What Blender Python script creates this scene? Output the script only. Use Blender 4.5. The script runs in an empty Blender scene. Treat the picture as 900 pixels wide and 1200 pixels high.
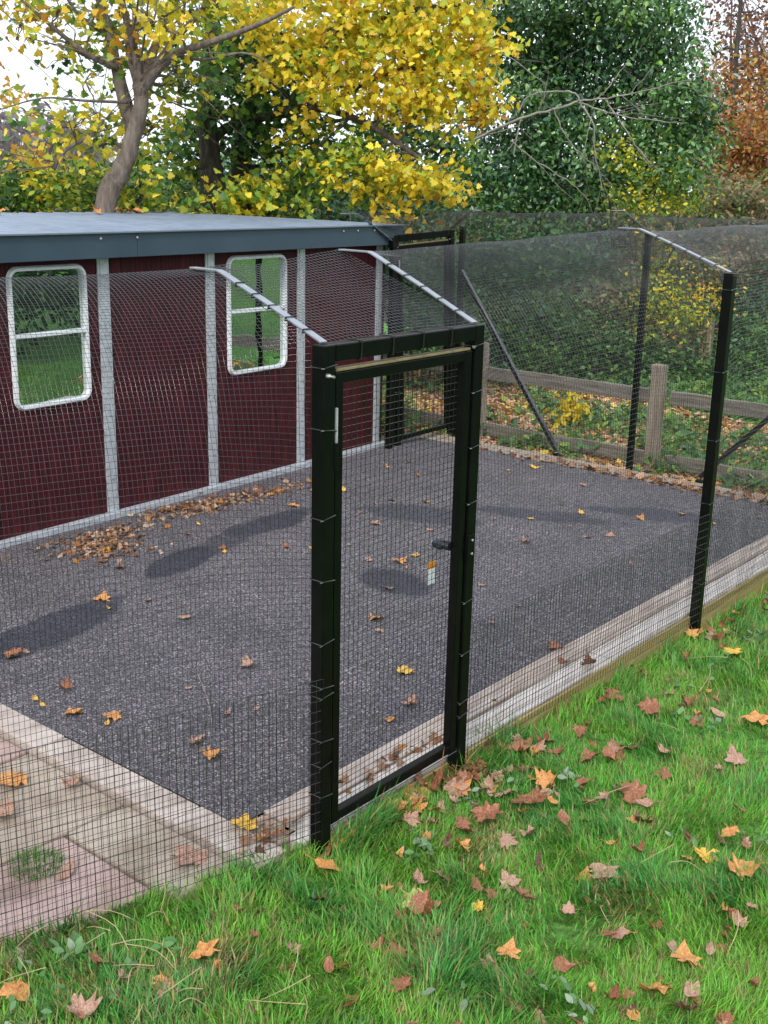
import bpy, math, random
import numpy as np
from mathutils import Vector, Matrix

random.seed(7)
rng = np.random.default_rng(11)
SC = bpy.context.scene
COL = SC.collection

# ------------------------------------------------------------------ camera
F, PITCH, ROLL, YAW = 1351.34, 0.27883, 0.022506, 0.88574
CAM = np.array([-3.14717, -2.90370, 2.48371])
FW = np.array([math.sin(YAW)*math.cos(PITCH), math.cos(YAW)*math.cos(PITCH), -math.sin(PITCH)])
_r = np.array([math.cos(YAW), -math.sin(YAW), 0.0])
_u = np.cross(_r, FW)
RT = math.cos(ROLL)*_r + math.sin(ROLL)*_u
UP = -math.sin(ROLL)*_r + math.cos(ROLL)*_u
cam_data = bpy.data.cameras.new("camera")
cam = bpy.data.objects.new("camera", cam_data)
COL.objects.link(cam)
cam_data.sensor_fit = 'VERTICAL'
cam_data.sensor_height = 36.0
cam_data.lens = F/1200*36.0
cam_data.clip_end = 2000
cam_data.clip_start = 0.05
M = Matrix(((RT[0], UP[0], -FW[0], CAM[0]), (RT[1], UP[1], -FW[1], CAM[1]),
            (RT[2], UP[2], -FW[2], CAM[2]), (0, 0, 0, 1)))
cam.matrix_world = M
SC.camera = cam

# ------------------------------------------------------------------ world, sun, exposure
SUN_EL, SUN_AZ = math.radians(42), math.radians(245)     # compass-like azimuth of the sun, from +y clockwise
W = bpy.data.worlds.new("World")
SC.world = W
W.use_nodes = True
wn, wl = W.node_tree.nodes, W.node_tree.links
wn.clear()
wo = wn.new('ShaderNodeOutputWorld')
bg = wn.new('ShaderNodeBackground')
sky = wn.new('ShaderNodeTexSky')
sky.sky_type = 'NISHITA'
sky.sun_disc = False
sky.sun_elevation = SUN_EL
sky.sun_rotation = SUN_AZ
sky.air_density = 1.2
sky.dust_density = 3.0
tc = wn.new('ShaderNodeTexCoord')
cn = wn.new('ShaderNodeTexNoise')
cn.inputs['Scale'].default_value = 2.6
cn.inputs['Detail'].default_value = 6
cr = wn.new('ShaderNodeValToRGB')
cr.color_ramp.elements[0].position = 0.3
cr.color_ramp.elements[0].color = (6.6, 7.3, 8.6, 1)
cr.color_ramp.elements[1].position = 0.75
cr.color_ramp.elements[1].color = (10.5, 10.9, 11.6, 1)
mx = wn.new('ShaderNodeMix')
mx.data_type = 'RGBA'
mx.inputs['Factor'].default_value = 0.86
wl.new(tc.outputs['Generated'], cn.inputs['Vector'])
wl.new(cn.outputs['Fac'], cr.inputs['Fac'])
wl.new(sky.outputs['Color'], mx.inputs['A'])
wl.new(cr.outputs['Color'], mx.inputs['B'])
wl.new(mx.outputs['Result'], bg.inputs['Color'])
bg.inputs['Strength'].default_value = 0.12
wl.new(bg.outputs['Background'], wo.inputs['Surface'])

sd = bpy.data.lights.new("sun", 'SUN')
sd.energy = 1.5
sd.angle = math.radians(11)
sd.color = (1.0, 0.95, 0.87)
sun = bpy.data.objects.new("sun", sd)
COL.objects.link(sun)
_sv = Vector((math.sin(SUN_AZ)*math.cos(SUN_EL), math.cos(SUN_AZ)*math.cos(SUN_EL), math.sin(SUN_EL)))
sun.rotation_euler = _sv.to_track_quat('Z', 'Y').to_euler()
sun.location = (0, 0, 20)

SC.view_settings.view_transform = 'Standard'
SC.view_settings.look = 'None'
SC.view_settings.gamma = 1.0
SC.view_settings.use_curve_mapping = False
SC.view_settings.exposure = 0.64
SC.cycles.max_bounces = 6
SC.cycles.diffuse_bounces = 3
SC.cycles.glossy_bounces = 3
SC.cycles.transmission_bounces = 4
SC.cycles.transparent_max_bounces = 8

# ------------------------------------------------------------------ helpers
def at(px, py, d):
    """a point of the place in the direction of photo pixel (900x1200), d metres away over ground"""
    v = FW + RT*(px-450)/F - UP*(py-600)/F
    return CAM + v*d/math.hypot(v[0], v[1])

def ground_h(x, y):
    x = np.asarray(x, float); y = np.asarray(y, float)
    south = np.clip(-(y+0.25), 0, None)
    lawn = -0.075 - 0.035*np.clip(x, 0, 3) + 0.045*np.clip(south, 0, 4) + 0.10*np.clip(south-4, 0, 26)
    e = np.clip(x-6.3, 0, None)
    east = -0.12 - 0.06*np.clip(e, 0, 3.0) - 0.0*e
    t = np.clip((x-6.0)/0.6, 0, 1)*np.clip((y+3.0)/3.0, 0, 1)
    lawn = lawn + 0.05*np.clip((-.25-x)/.45, 0, 1)*np.clip((y+1.2)/.8, 0, 1)
    return lawn*(1-t) + east*t

def tag(o, label=None, cat=None, group=None, kind=None):
    if label: o['label'] = label
    if cat: o['category'] = cat
    if group: o['group'] = group
    if kind: o['kind'] = kind
    return o

def empty(name, loc=(0, 0, 0), rot=(0, 0, 0)):
    o = bpy.data.objects.new(name, None)
    o.empty_display_size = 0.2
    o.location = loc
    o.rotation_euler = rot
    COL.objects.link(o)
    return o

def link_mesh(name, me, mat, parent=None, bevel=0, smooth=False):
    o = bpy.data.objects.new(name, me)
    COL.objects.link(o)
    if mat is not None:
        me.materials.append(mat)
    if parent is not None:
        o.parent = parent
    if bevel:
        b = o.modifiers.new("bevel", 'BEVEL')
        b.width = bevel
        b.segments = 2
        b.limit_method = 'ANGLE'
    if smooth:
        me.polygons.foreach_set('use_smooth', [True]*len(me.polygons))
    return o

class MB:
    def __init__(s):
        s.v = []; s.f = []
    def add(s, vs, fs):
        n = len(s.v)
        s.v.extend([tuple(map(float, p)) for p in vs])
        s.f.extend([tuple(i+n for i in f) for f in fs])
        return s
    def box(s, x0, x1, y0, y1, z0, z1):
        vs = [(x, y, z) for z in (z0, z1) for y in (y0, y1) for x in (x0, x1)]
        return s.add(vs, [(0, 2, 3, 1), (4, 5, 7, 6), (0, 1, 5, 4), (2, 6, 7, 3), (0, 4, 6, 2), (1, 3, 7, 5)])
    def bar(s, a, b, w, h, up=(0, 0, 1)):
        """square section bar from a to b, w across, h along up"""
        a = np.array(a, float); b = np.array(b, float)
        t = (b-a)/np.linalg.norm(b-a)
        u = np.array(up, float); sd_ = np.cross(t, u); sd_ /= np.linalg.norm(sd_); u = np.cross(sd_, t)
        vs = [p + sd_*w/2*i + u*h/2*j for p in (a, b) for (i, j) in ((-1, -1), (1, -1), (1, 1), (-1, 1))]
        return s.add(vs, [(0, 1, 2, 3), (7, 6, 5, 4), (0, 4, 5, 1), (1, 5, 6, 2), (2, 6, 7, 3), (3, 7, 4, 0)])
    def flat_strip(s, pts, w, th, side):
        """a bent flat bar through pts"""
        pts = [np.array(p, float) for p in pts]; side = np.array(side, float)
        vs = []
        for i, p in enumerate(pts):
            t = pts[min(i+1, len(pts)-1)] - pts[max(i-1, 0)]
            t = t/np.linalg.norm(t); n = np.cross(side, t); n /= np.linalg.norm(n)
            vs += [p-side*w/2-n*th/2, p+side*w/2-n*th/2, p+side*w/2+n*th/2, p-side*w/2+n*th/2]
        fs = [(0, 3, 2, 1)]
        for i in range(len(pts)-1):
            a = 4*i; b = a+4
            fs += [(a+k, a+(k+1) % 4, b+(k+1) % 4, b+k) for k in range(4)]
        e = 4*(len(pts)-1)
        fs.append((e, e+1, e+2, e+3))
        return s.add(vs, fs)
    def tube(s, pts, radii, n=8, cap=True):
        pts = [np.array(p, float) for p in pts]
        if np.isscalar(radii): radii = [radii]*len(pts)
        vs = []; ref = np.array([0.31, 0.52, 0.79])
        for i, p in enumerate(pts):
            t = pts[min(i+1, len(pts)-1)] - pts[max(i-1, 0)]
            t = t/(np.linalg.norm(t)+1e-9)
            a = np.cross(t, ref); a /= np.linalg.norm(a)+1e-9; b = np.cross(t, a)
            for k in range(n):
                g = 2*math.pi*k/n
                vs.append(p + radii[i]*(math.cos(g)*a + math.sin(g)*b))
        fs = []
        for i in range(len(pts)-1):
            for k in range(n):
                fs.append((i*n+k, i*n+(k+1) % n, (i+1)*n+(k+1) % n, (i+1)*n+k))
        if cap:
            fs.append(tuple(range(n-1, -1, -1))); e = (len(pts)-1)*n
            fs.append(tuple(range(e, e+n)))
        return s.add(vs, fs)
    def lathe(s, prof, c=(0, 0, 0), n=20, axis='z'):
        vs = []
        for (r, z) in prof:
            for k in range(n):
                g = 2*math.pi*k/n
                q = (r*math.cos(g), r*math.sin(g), z)
                if axis == 'y': q = (q[0], q[2], q[1])
                vs.append((q[0]+c[0], q[1]+c[1], q[2]+c[2]))
        fs = [(i*n+k, i*n+(k+1) % n, (i+1)*n+(k+1) % n, (i+1)*n+k) for i in range(len(prof)-1) for k in range(n)]
        fs += [tuple(range(n-1, -1, -1)), tuple(range((len(prof)-1)*n, len(prof)*n))]
        return s.add(vs, fs)
    def build(s, name, mat, parent=None, bevel=0, smooth=False):
        me = bpy.data.meshes.new(name)
        me.from_pydata(s.v, [], s.f)
        me.update()
        return link_mesh(name, me, mat, parent, bevel, smooth)

def np_mesh(name, V, starts, totals, loops, colors=None, smooth=False):
    me = bpy.data.meshes.new(name)
    me.vertices.add(len(V))
    me.vertices.foreach_set('co', np.ascontiguousarray(V, np.float32).ravel())
    me.loops.add(len(loops))
    me.loops.foreach_set('vertex_index', np.ascontiguousarray(loops, np.int32))
    me.polygons.add(len(starts))
    me.polygons.foreach_set('loop_start', np.ascontiguousarray(starts, np.int32))
    me.polygons.foreach_set('loop_total', np.ascontiguousarray(totals, np.int32))
    if smooth:
        me.polygons.foreach_set('use_smooth', np.ones(len(starts), bool))
    if colors is not None:
        a = me.color_attributes.new('Col', 'FLOAT_COLOR', 'POINT')
        c = np.ones((len(V), 4), np.float32); c[:, :3] = colors
        a.data.foreach_set('color', c.ravel())
    me.update(calc_edges=True)
    me.validate()
    return me

def inst_mesh(name, base_v, base_f, mats3, locs, cols, smooth=False):
    """one mesh of n transformed copies of a small base shape: mats3 (n,3,3), locs (n,3), cols (n,3)"""
    n = len(locs); bv = np.array(base_v, float); k = len(bv)
    V = np.einsum('nij,kj->nki', mats3, bv) + locs[:, None, :]
    V = V.reshape(-1, 3)
    tot = np.array([len(f) for f in base_f]); lp = np.concatenate([np.array(f) for f in base_f])
    L = (lp[None, :] + (np.arange(n)*k)[:, None]).ravel()
    T = np.tile(tot, n); S = np.concatenate([[0], np.cumsum(T)[:-1]])
    C = np.repeat(cols, k, axis=0)
    return np_mesh(name, V, S, T, L, C, smooth)

# ------------------------------------------------------------------ materials
def mat(name):
    m = bpy.data.materials.new(name)
    m.use_nodes = True
    nt = m.node_tree
    return m, nt, nt.nodes['Principled BSDF'], nt.nodes['Material Output']

def nd(nt, typ, **kw):
    n = nt.nodes.new(typ)
    for k, v in kw.items():
        if k in n.inputs: n.inputs[k].default_value = v
        else: setattr(n, k, v)
    return n

def ramp(nt, src, stops):
    r = nt.nodes.new('ShaderNodeValToRGB')
    el = r.color_ramp.elements
    while len(el) < len(stops): el.new(0.5)
    for e, (p, c) in zip(el, stops):
        e.position = p
        e.color = (c[0], c[1], c[2], 1)
    nt.links.new(src, r.inputs['Fac'])
    return r

def objco(nt, scale=(1, 1, 1)):
    t = nt.nodes.new('ShaderNodeTexCoord'); mp = nt.nodes.new('ShaderNodeMapping')
    mp.inputs['Scale'].default_value = scale
    nt.links.new(t.outputs['Object'], mp.inputs['Vector'])
    return mp.outputs['Vector']

def noise_mat(name, stops, scale=8, detail=6, rough=0.6, bump=0.0, bscale=None, stretch=(1, 1, 1), metal=0.0, spec=0.5, bdist=0.01):
    m, nt, b, o = mat(name)
    co = objco(nt, stretch)
    n = nd(nt, 'ShaderNodeTexNoise', Scale=scale, Detail=detail)
    nt.links.new(co, n.inputs['Vector'])
    r = ramp(nt, n.outputs['Fac'], stops)
    nt.links.new(r.outputs['Color'], b.inputs['Base Color'])
    b.inputs['Roughness'].default_value = rough
    b.inputs['Metallic'].default_value = metal
    b.inputs['Specular IOR Level'].default_value = spec
    if bump:
        n2 = nd(nt, 'ShaderNodeTexNoise', Scale=bscale or scale*3, Detail=8)
        nt.links.new(co, n2.inputs['Vector'])
        bp = nd(nt, 'ShaderNodeBump', Strength=bump, Distance=bdist)
        nt.links.new(n2.outputs['Fac'], bp.inputs['Height'])
        nt.links.new(bp.outputs['Normal'], b.inputs['Normal'])
    return m

MT = {}
MT['black'] = noise_mat('black_paint', [(0.3, (.0025, .0032, .003)), (0.75, (.005, .0056, .0054))], 14, 4, 0.30, 0.10, 160, spec=0.17, bdist=0.002)
MT['arm_sky_sheen'] = noise_mat('sky_sheen_arm_grey', [(0.3, (.20, .22, .25)), (0.75, (.30, .32, .36))], 14, 4, 0.33, 0.06, 120, metal=0.3, spec=0.8, bdist=0.002)  # pale grey base colour stands in for sky sheen on the black arms
MT['brace'] = noise_mat('black_brace_paint', [(0.3, (.006, .006, .007)), (0.75, (.012, .012, .014))], 14, 4, 0.22, 0.06, 120, spec=1.0, bdist=0.002)
MT['net'] = noise_mat('net_wire', [(0.3, (.003, .003, .0035)), (0.8, (.006, .006, .0065))], 3, 3, 0.22, spec=1.0)
_nb = MT['net'].node_tree.nodes['Principled BSDF']
_nb.inputs['Coat Weight'].default_value = 0.55
_nb.inputs['Coat Roughness'].default_value = 0.18
MT['tie'] = noise_mat('cable_tie', [(0.3, (.012, .012, .012)), (0.8, (.022, .022, .022))], 20, 3, 0.35)
MT['galv'] = noise_mat('galvanised_steel', [(0.25, (.36, .39, .43)), (0.5, (.52, .55, .59)), (0.8, (.66, .69, .72))], 34, 5, 0.42, 0.05, 60, metal=0.35, bdist=0.002)
MT['bolt'] = noise_mat('zinc_bolt', [(0.3, (.5, .5, .52)), (0.8, (.7, .7, .72))], 30, 3, 0.3, metal=0.8)
MT['fascia'] = noise_mat('fascia_steel', [(0.3, (.036, .062, .090)), (0.7, (.046, .076, .106))], 3, 5, 0.36, 0.02, 200)
MT['roof'] = noise_mat('roof_sheet', [(0.3, (.15, .19, .25)), (0.6, (.20, .245, .31)), (0.8, (.17, .20, .235))], 4, 7, 0.33, 0.03, 40, metal=0.25)
MT['white_alu'] = noise_mat('white_window_frame', [(0.3, (.62, .65, .69)), (0.7, (.76, .78, .80))], 9, 5, 0.4, 0.02, 60)
MT['wall'] = noise_mat('wine_board', [(0.32, (.017, .002, .0035)), (0.5, (.045, .0045, .008)), (0.68, (.092, .011, .016))], 6, 8, 0.60, 0.12, 30, spec=0.22, stretch=(14, 14, .5), bdist=0.004)
MT['sleeper'] = noise_mat('weathered_sleeper', [(0.25, (.25, .19, .15)), (0.45, (.40, .32, .27)), (0.62, (.52, .45, .40)), (0.8, (.62, .57, .53))], 5, 9, 0.75, 0.5, 14, stretch=(.5, 9, 9), bdist=0.006)
MT['sleeper_pale'] = noise_mat('bleached_board', [(0.2, (.34, .275, .23)), (0.5, (.60, .545, .50)), (0.8, (.71, .67, .635))], 5, 9, 0.75, 0.5, 14, stretch=(.5, 9, 9), bdist=0.005)
MT['sleeper_far'] = noise_mat('mossy_edging_timber', [(0.25, (.15, .11, .08)), (0.5, (.29, .235, .19)), (0.7, (.37, .32, .27)), (0.85, (.20, .22, .11))], 6, 9, 0.8, 0.5, 14, stretch=(9, .6, 9), bdist=0.006)
MT['sleeper_y'] = noise_mat('treated_timber_side', [(0.25, (.24, .17, .06)), (0.6, (.40, .30, .12)), (0.8, (.30, .26, .10))], 5, 8, 0.8, 0.4, 14, stretch=(.5, 9, 9), bdist=0.005)
MT['kerb'] = noise_mat('concrete_edging', [(0.28, (.26, .20, .165)), (0.5, (.46, .385, .34)), (0.72, (.56, .49, .445)), (0.85, (.36, .29, .24))], 5, 9, 0.85, 0.4, 60, bdist=0.004)
MT['slab_pink'] = noise_mat('pink_slab', [(0.28, (.15, .105, .08)), (0.42, (.34, .235, .20)), (0.6, (.46, .335, .30)), (0.78, (.27, .19, .15))], 3.5, 9, 0.85, 0.5, 50, bdist=0.005)
MT['slab_buff'] = noise_mat('buff_slab', [(0.28, (.15, .115, .075)), (0.42, (.31, .25, .19)), (0.6, (.43, .36, .295)), (0.78, (.25, .20, .135))], 3.5, 9, 0.85, 0.5, 50, bdist=0.005)
MT['fence_wood'] = noise_mat('fence_timber', [(0.25, (.10, .088, .07)), (0.5, (.185, .165, .135)), (0.8, (.29, .265, .23))], 4, 9, 0.85, 0.6, 10, stretch=(8, .6, 8), bdist=0.008)
MT['post_wood'] = noise_mat('post_timber', [(0.25, (.15, .115, .085)), (0.5, (.26, .21, .165)), (0.8, (.38, .33, .27))], 4, 9, 0.85, 0.6, 10, stretch=(8, 8, .6), bdist=0.008)
MT['dusty_sheen'] = noise_mat('dusty_rail_top_sheen', [(0.25, (.16, .115, .05)), (0.6, (.30, .23, .12)), (0.85, (.12, .09, .05))], 12, 6, 0.55, 0.2, 60)  # tan colour holds both the dust and the reflection on the rail top
MT['bark'] = noise_mat('maple_bark', [(0.25, (.085, .065, .05)), (0.5, (.17, .135, .11)), (0.78, (.26, .235, .20))], 5, 9, 0.9, 0.8, 12, stretch=(4, 4, 1), bdist=0.03)
MT['bark_dark'] = noise_mat('dark_bark', [(0.25, (.025, .021, .017)), (0.5, (.06, .05, .04)), (0.8, (.12, .105, .085))], 5, 9, 0.9, 0.8, 12, stretch=(4, 4, 1), bdist=0.03)
MT['twig_pale'] = noise_mat('pale_dead_twig', [(0.3, (.17, .155, .13)), (0.7, (.33, .31, .28))], 8, 6, 0.9, 0.3, 20)
MT['twig_grey'] = noise_mat('grey_twig', [(0.3, (.13, .11, .115)), (0.7, (.24, .21, .21))], 8, 6, 0.9)
MT['tag_white'] = noise_mat('white_paper', [(0.3, (.72, .76, .80)), (0.7, (.82, .84, .86))], 30, 3, 0.6)
MT['tag_orange'] = noise_mat('orange_paper', [(0.3, (.60, .17, .02)), (0.55, (.75, .30, .03)), (0.8, (.45, .12, .02))], 40, 3, 0.6)
MT['knob'] = noise_mat('dark_plastic', [(0.3, (.012, .014, .022)), (0.7, (.022, .026, .04))], 20, 3, 0.3)
MT['blue'] = noise_mat('blue_timber_paint', [(0.3, (.03, .13, .20)), (0.7, (.05, .19, .28))], 6, 6, 0.6)
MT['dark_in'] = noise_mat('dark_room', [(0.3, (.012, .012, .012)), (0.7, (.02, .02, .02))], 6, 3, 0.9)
MT['stake'] = noise_mat('stake_wood', [(0.3, (.17, .15, .085)), (0.7, (.30, .27, .17))], 5, 8, 0.9, 0.5, 14, stretch=(6, 6, .6))

def glass_mat():
    m, nt, b, o = mat('reflective_window_pane')
    b.inputs['Base Color'].default_value = (.004, .006, .006, 1)
    b.inputs['Roughness'].default_value = 0.015
    b.inputs['IOR'].default_value = 1.52
    g = nd(nt, 'ShaderNodeBsdfGlossy', Roughness=0.012)
    g.inputs['Color'].default_value = (.74, .82, .80, 1)
    n = nd(nt, 'ShaderNodeTexNoise', Scale=2.2, Detail=2)
    nt.links.new(objco(nt), n.inputs['Vector'])
    bp = nd(nt, 'ShaderNodeBump', Strength=0.10, Distance=0.02)
    nt.links.new(n.outputs['Fac'], bp.inputs['Height'])
    nt.links.new(bp.outputs['Normal'], g.inputs['Normal'])
    mxs = nd(nt, 'ShaderNodeMixShader', Fac=0.74)
    nt.links.new(b.outputs['BSDF'], mxs.inputs[1])
    nt.links.new(g.outputs['BSDF'], mxs.inputs[2])
    nt.links.new(mxs.outputs['Shader'], o.inputs['Surface'])
    return m
MT['glass'] = glass_mat()

def leaf_mat(name, trans=0.35, rough=0.5, spec=0.4, veins=False):
    m, nt, b, o = mat(name)
    a = nd(nt, 'ShaderNodeAttribute', attribute_name='Col')
    b.inputs['Roughness'].default_value = rough
    b.inputs['Specular IOR Level'].default_value = spec
    src = a.outputs['Color']
    nt.links.new(src, b.inputs['Base Color'])
    t = nd(nt, 'ShaderNodeBsdfTranslucent')
    nt.links.new(src, t.inputs['Color'])
    mxs = nd(nt, 'ShaderNodeMixShader', Fac=trans)
    nt.links.new(b.outputs['BSDF'], mxs.inputs[1])
    nt.links.new(t.outputs['BSDF'], mxs.inputs[2])
    nt.links.new(mxs.outputs['Shader'], o.inputs['Surface'])
    return m
MT['leaf'] = leaf_mat('foliage', 0.38, 0.45, 0.4)
MT['leaf_dark'] = leaf_mat('glossy_evergreen_foliage', 0.12, 0.34, 0.6)
MT['grass'] = leaf_mat('grass_blades', 0.45, 0.42, 0.4)
MT['litter'] = leaf_mat('dead_leaf_litter', 0.12, 0.7, 0.25)

def dead_leaf(name, c0, c1, c2):
    m, nt, b, o = mat(name)
    co = objco(nt)
    n = nd(nt, 'ShaderNodeTexNoise', Scale=16, Detail=7)
    nt.links.new(co, n.inputs['Vector'])
    r = ramp(nt, n.outputs['Fac'], [(0.3, c0), (0.52, c1), (0.72, c2)])
    nt.links.new(r.outputs['Color'], b.inputs['Base Color'])
    b.inputs['Roughness'].default_value = 0.5
    wv = nd(nt, 'ShaderNodeTexNoise', Scale=40, Detail=4)
    nt.links.new(co, wv.inputs['Vector'])
    bp = nd(nt, 'ShaderNodeBump', Strength=0.5, Distance=0.004)
    nt.links.new(wv.outputs['Fac'], bp.inputs['Height'])
    nt.links.new(bp.outputs['Normal'], b.inputs['Normal'])
    return m
LM = {
 'brown':  dead_leaf('brown_leaf', (.14, .045, .02), (.28, .105, .05), (.42, .20, .11)),
 'pinkish': dead_leaf('pinkish_leaf', (.24, .115, .07), (.40, .23, .16), (.54, .36, .28)),
 'orange': dead_leaf('orange_leaf', (.38, .13, .04), (.56, .25, .07), (.68, .40, .16)),
 'yellow': dead_leaf('yellow_leaf', (.48, .25, .03), (.66, .40, .05), (.72, .52, .12)),
 'dark':   dead_leaf('dark_leaf', (.06, .025, .016), (.14, .06, .04), (.24, .115, .075)),
 'lime':   dead_leaf('lime_leaf', (.30, .36, .08), (.46, .52, .15), (.58, .60, .24)),
}

def asphalt_mat():
    m, nt, b, o = mat('tarmac')
    co = objco(nt)
    v = nd(nt, 'ShaderNodeTexVoronoi', Scale=135)
    nt.links.new(co, v.inputs['Vector'])
    r = ramp(nt, v.outputs['Color'], [(0.0, (.016, .015, .017)), (0.38, (.058, .052, .059)), (0.64, (.112, .101, .111)), (0.85, (.26, .238, .252)), (1.0, (.50, .465, .475))])
    r.color_ramp.interpolation = 'LINEAR'
    n = nd(nt, 'ShaderNodeTexNoise', Scale=2.2, Detail=6)
    nt.links.new(co, n.inputs['Vector'])
    r2 = ramp(nt, n.outputs['Fac'], [(0.3, (.80, .80, .82)), (0.7, (1.12, 1.10, 1.12))])
    mm = nd(nt, 'ShaderNodeMix', data_type='RGBA', blend_type='MULTIPLY')
    mm.inputs['Factor'].default_value = 1.0
    nt.links.new(r.outputs['Color'], mm.inputs['A'])
    nt.links.new(r2.outputs['Color'], mm.inputs['B'])
    wet = nd(nt, 'ShaderNodeAttribute', attribute_name='wet')
    m2 = nd(nt, 'ShaderNodeMix', data_type='RGBA', blend_type='MULTIPLY')
    nt.links.new(wet.outputs['Fac'], m2.inputs['Factor'])
    nt.links.new(mm.outputs['Result'], m2.inputs['A'])
    m2.inputs['B'].default_value = (.33, .35, .45, 1)
    nt.links.new(m2.outputs['Result'], b.inputs['Base Color'])
    rr = nd(nt, 'ShaderNodeMapRange')
    rr.inputs['To Min'].default_value = 0.85
    rr.inputs['To Max'].default_value = 0.62
    nt.links.new(wet.outputs['Fac'], rr.inputs['Value'])
    nt.links.new(rr.outputs['Result'], b.inputs['Roughness'])
    bp = nd(nt, 'ShaderNodeBump', Strength=0.6, Distance=0.006)
    nt.links.new(v.outputs['Distance'], bp.inputs['Height'])
    nt.links.new(bp.outputs['Normal'], b.inputs['Normal'])
    return m
MT['asphalt'] = asphalt_mat()

def ground_mat():
    m, nt, b, o = mat('earth_and_turf')
    a = nd(nt, 'ShaderNodeAttribute', attribute_name='Col')
    co = objco(nt)
    n = nd(nt, 'ShaderNodeTexNoise', Scale=26, Detail=10)
    nt.links.new(co, n.inputs['Vector'])
    r = ramp(nt, n.outputs['Fac'], [(0.3, (.45, .45, .45)), (0.7, (1.45, 1.45, 1.45))])
    mm = nd(nt, 'ShaderNodeMix', data_type='RGBA', blend_type='MULTIPLY')
    mm.inputs['Factor'].default_value = 1.0
    nt.links.new(a.outputs['Color'], mm.inputs['A'])
    nt.links.new(r.outputs['Color'], mm.inputs['B'])
    nt.links.new(mm.outputs['Result'], b.inputs['Base Color'])
    b.inputs['Roughness'].default_value = 0.9
    b.inputs['Specular IOR Level'].default_value = 0.15
    bp = nd(nt, 'ShaderNodeBump', Strength=0.7, Distance=0.04)
    nt.links.new(n.outputs['Fac'], bp.inputs['Height'])
    nt.links.new(bp.outputs['Normal'], b.inputs['Normal'])
    return m
MT['ground'] = ground_mat()

# smooth value noise for numpy
_NG = rng.random((64, 64))
def vnoise(x, y):
    x = np.asarray(x, float); y = np.asarray(y, float)
    xi = np.floor(x).astype(int); yi = np.floor(y).astype(int)
    fx = x-xi; fy = y-yi; fx = fx*fx*(3-2*fx); fy = fy*fy*(3-2*fy)
    g = lambda i, j: _NG[i % 64, j % 64]
    return (g(xi, yi)*(1-fx)+g(xi+1, yi)*fx)*(1-fy)+(g(xi, yi+1)*(1-fx)+g(xi+1, yi+1)*fx)*fy
def fbm(x, y):
    return (vnoise(x, y)+.5*vnoise(2.1*x+7, 2.1*y+3)+.25*vnoise(4.3*x+1, 4.3*y+9))/1.75

# ------------------------------------------------------------------ ground sheet
def build_ground():
    def axis(lo, hi, step, far):
        core = np.arange(lo, hi+1e-6, step)
        g = []; d = step
        p = hi
        while p < far: d *= 1.3; p += d; g.append(p)
        h = []; d = step; p = lo
        while p > -far: d *= 1.3; p -= d; h.append(p)
        return np.concatenate([h[::-1], core, g])
    xs = axis(-6, 22, 0.14, 400); ys = axis(-6, 14, 0.14, 400)
    X, Y = np.meshgrid(xs, ys)
    under = ((X > -2.6) & (X < 6.15) & (Y > -0.12) & (Y < 8))
    Z = ground_h(X, Y) + (fbm(X*1.3, Y*1.3)-.5)*0.05*(1-under)
    Z = np.where(under, np.minimum(Z, -0.10), Z)
    V = np.stack([X, Y, Z], -1).reshape(-1, 3)
    ny, nx = X.shape
    i = np.arange(ny-1)[:, None]*nx + np.arange(nx-1)[None, :]
    L = np.stack([i, i+1, i+nx+1, i+nx], -1).reshape(-1)
    nf = (ny-1)*(nx-1)
    f = fbm(X*2.2, Y*2.2); f2 = fbm(X*.5+9, Y*.5)
    grass = np.array([.085, .20, .04]); soil = np.array([.055, .04, .025]); litter = np.array([.36, .22, .14]); path = np.array([.46, .30, .22])
    C = grass[None, None]*(0.7+.6*f[..., None]) + (soil-grass)[None, None]*np.clip((f-.55)*2, 0, .5)[..., None]
    # beyond the post and rail fence: leaf-strewn ground, a path, a grass strip, then dark woodland floor
    dist = (X-6.3) + 0.10*(Y-3)*0
    east = np.clip((X-6.15)/.15, 0, 1)*((Y > -1.5))
    lit = litter[None, None]*(0.65+.7*f[..., None])
    lit = lit + (grass-lit)*np.clip((f2-.45)*3, 0, .55)[..., None]
    q = X - 0.28*(Y-5) + .5*(f2-.5)
    e_col = np.where((q < 10.45)[..., None], lit, np.where((q < 11.15)[..., None], path[None, None]*(.8+.4*f[..., None]), np.where((q < 13.2)[..., None], np.array([.11, .29, .05])[None, None]*(.8+.4*f[..., None]), np.array([.035, .04, .018])[None, None]*(.6+.9*f[..., None]))))
    C = C*(1-east[..., None]) + e_col*east[..., None]
    north = (Y > 6.8) & (X <= 6.2)
    C = np.where(north[..., None], np.array([.07, .06, .025])[None, None]*(.6+.8*f[..., None]), C)
    me = np_mesh('ground', V, np.arange(nf)*4, np.full(nf, 4), L, C.reshape(-1, 3), True)
    o = link_mesh('ground', me, MT['ground'])
    o['kind'] = 'structure'
build_ground()

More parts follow.
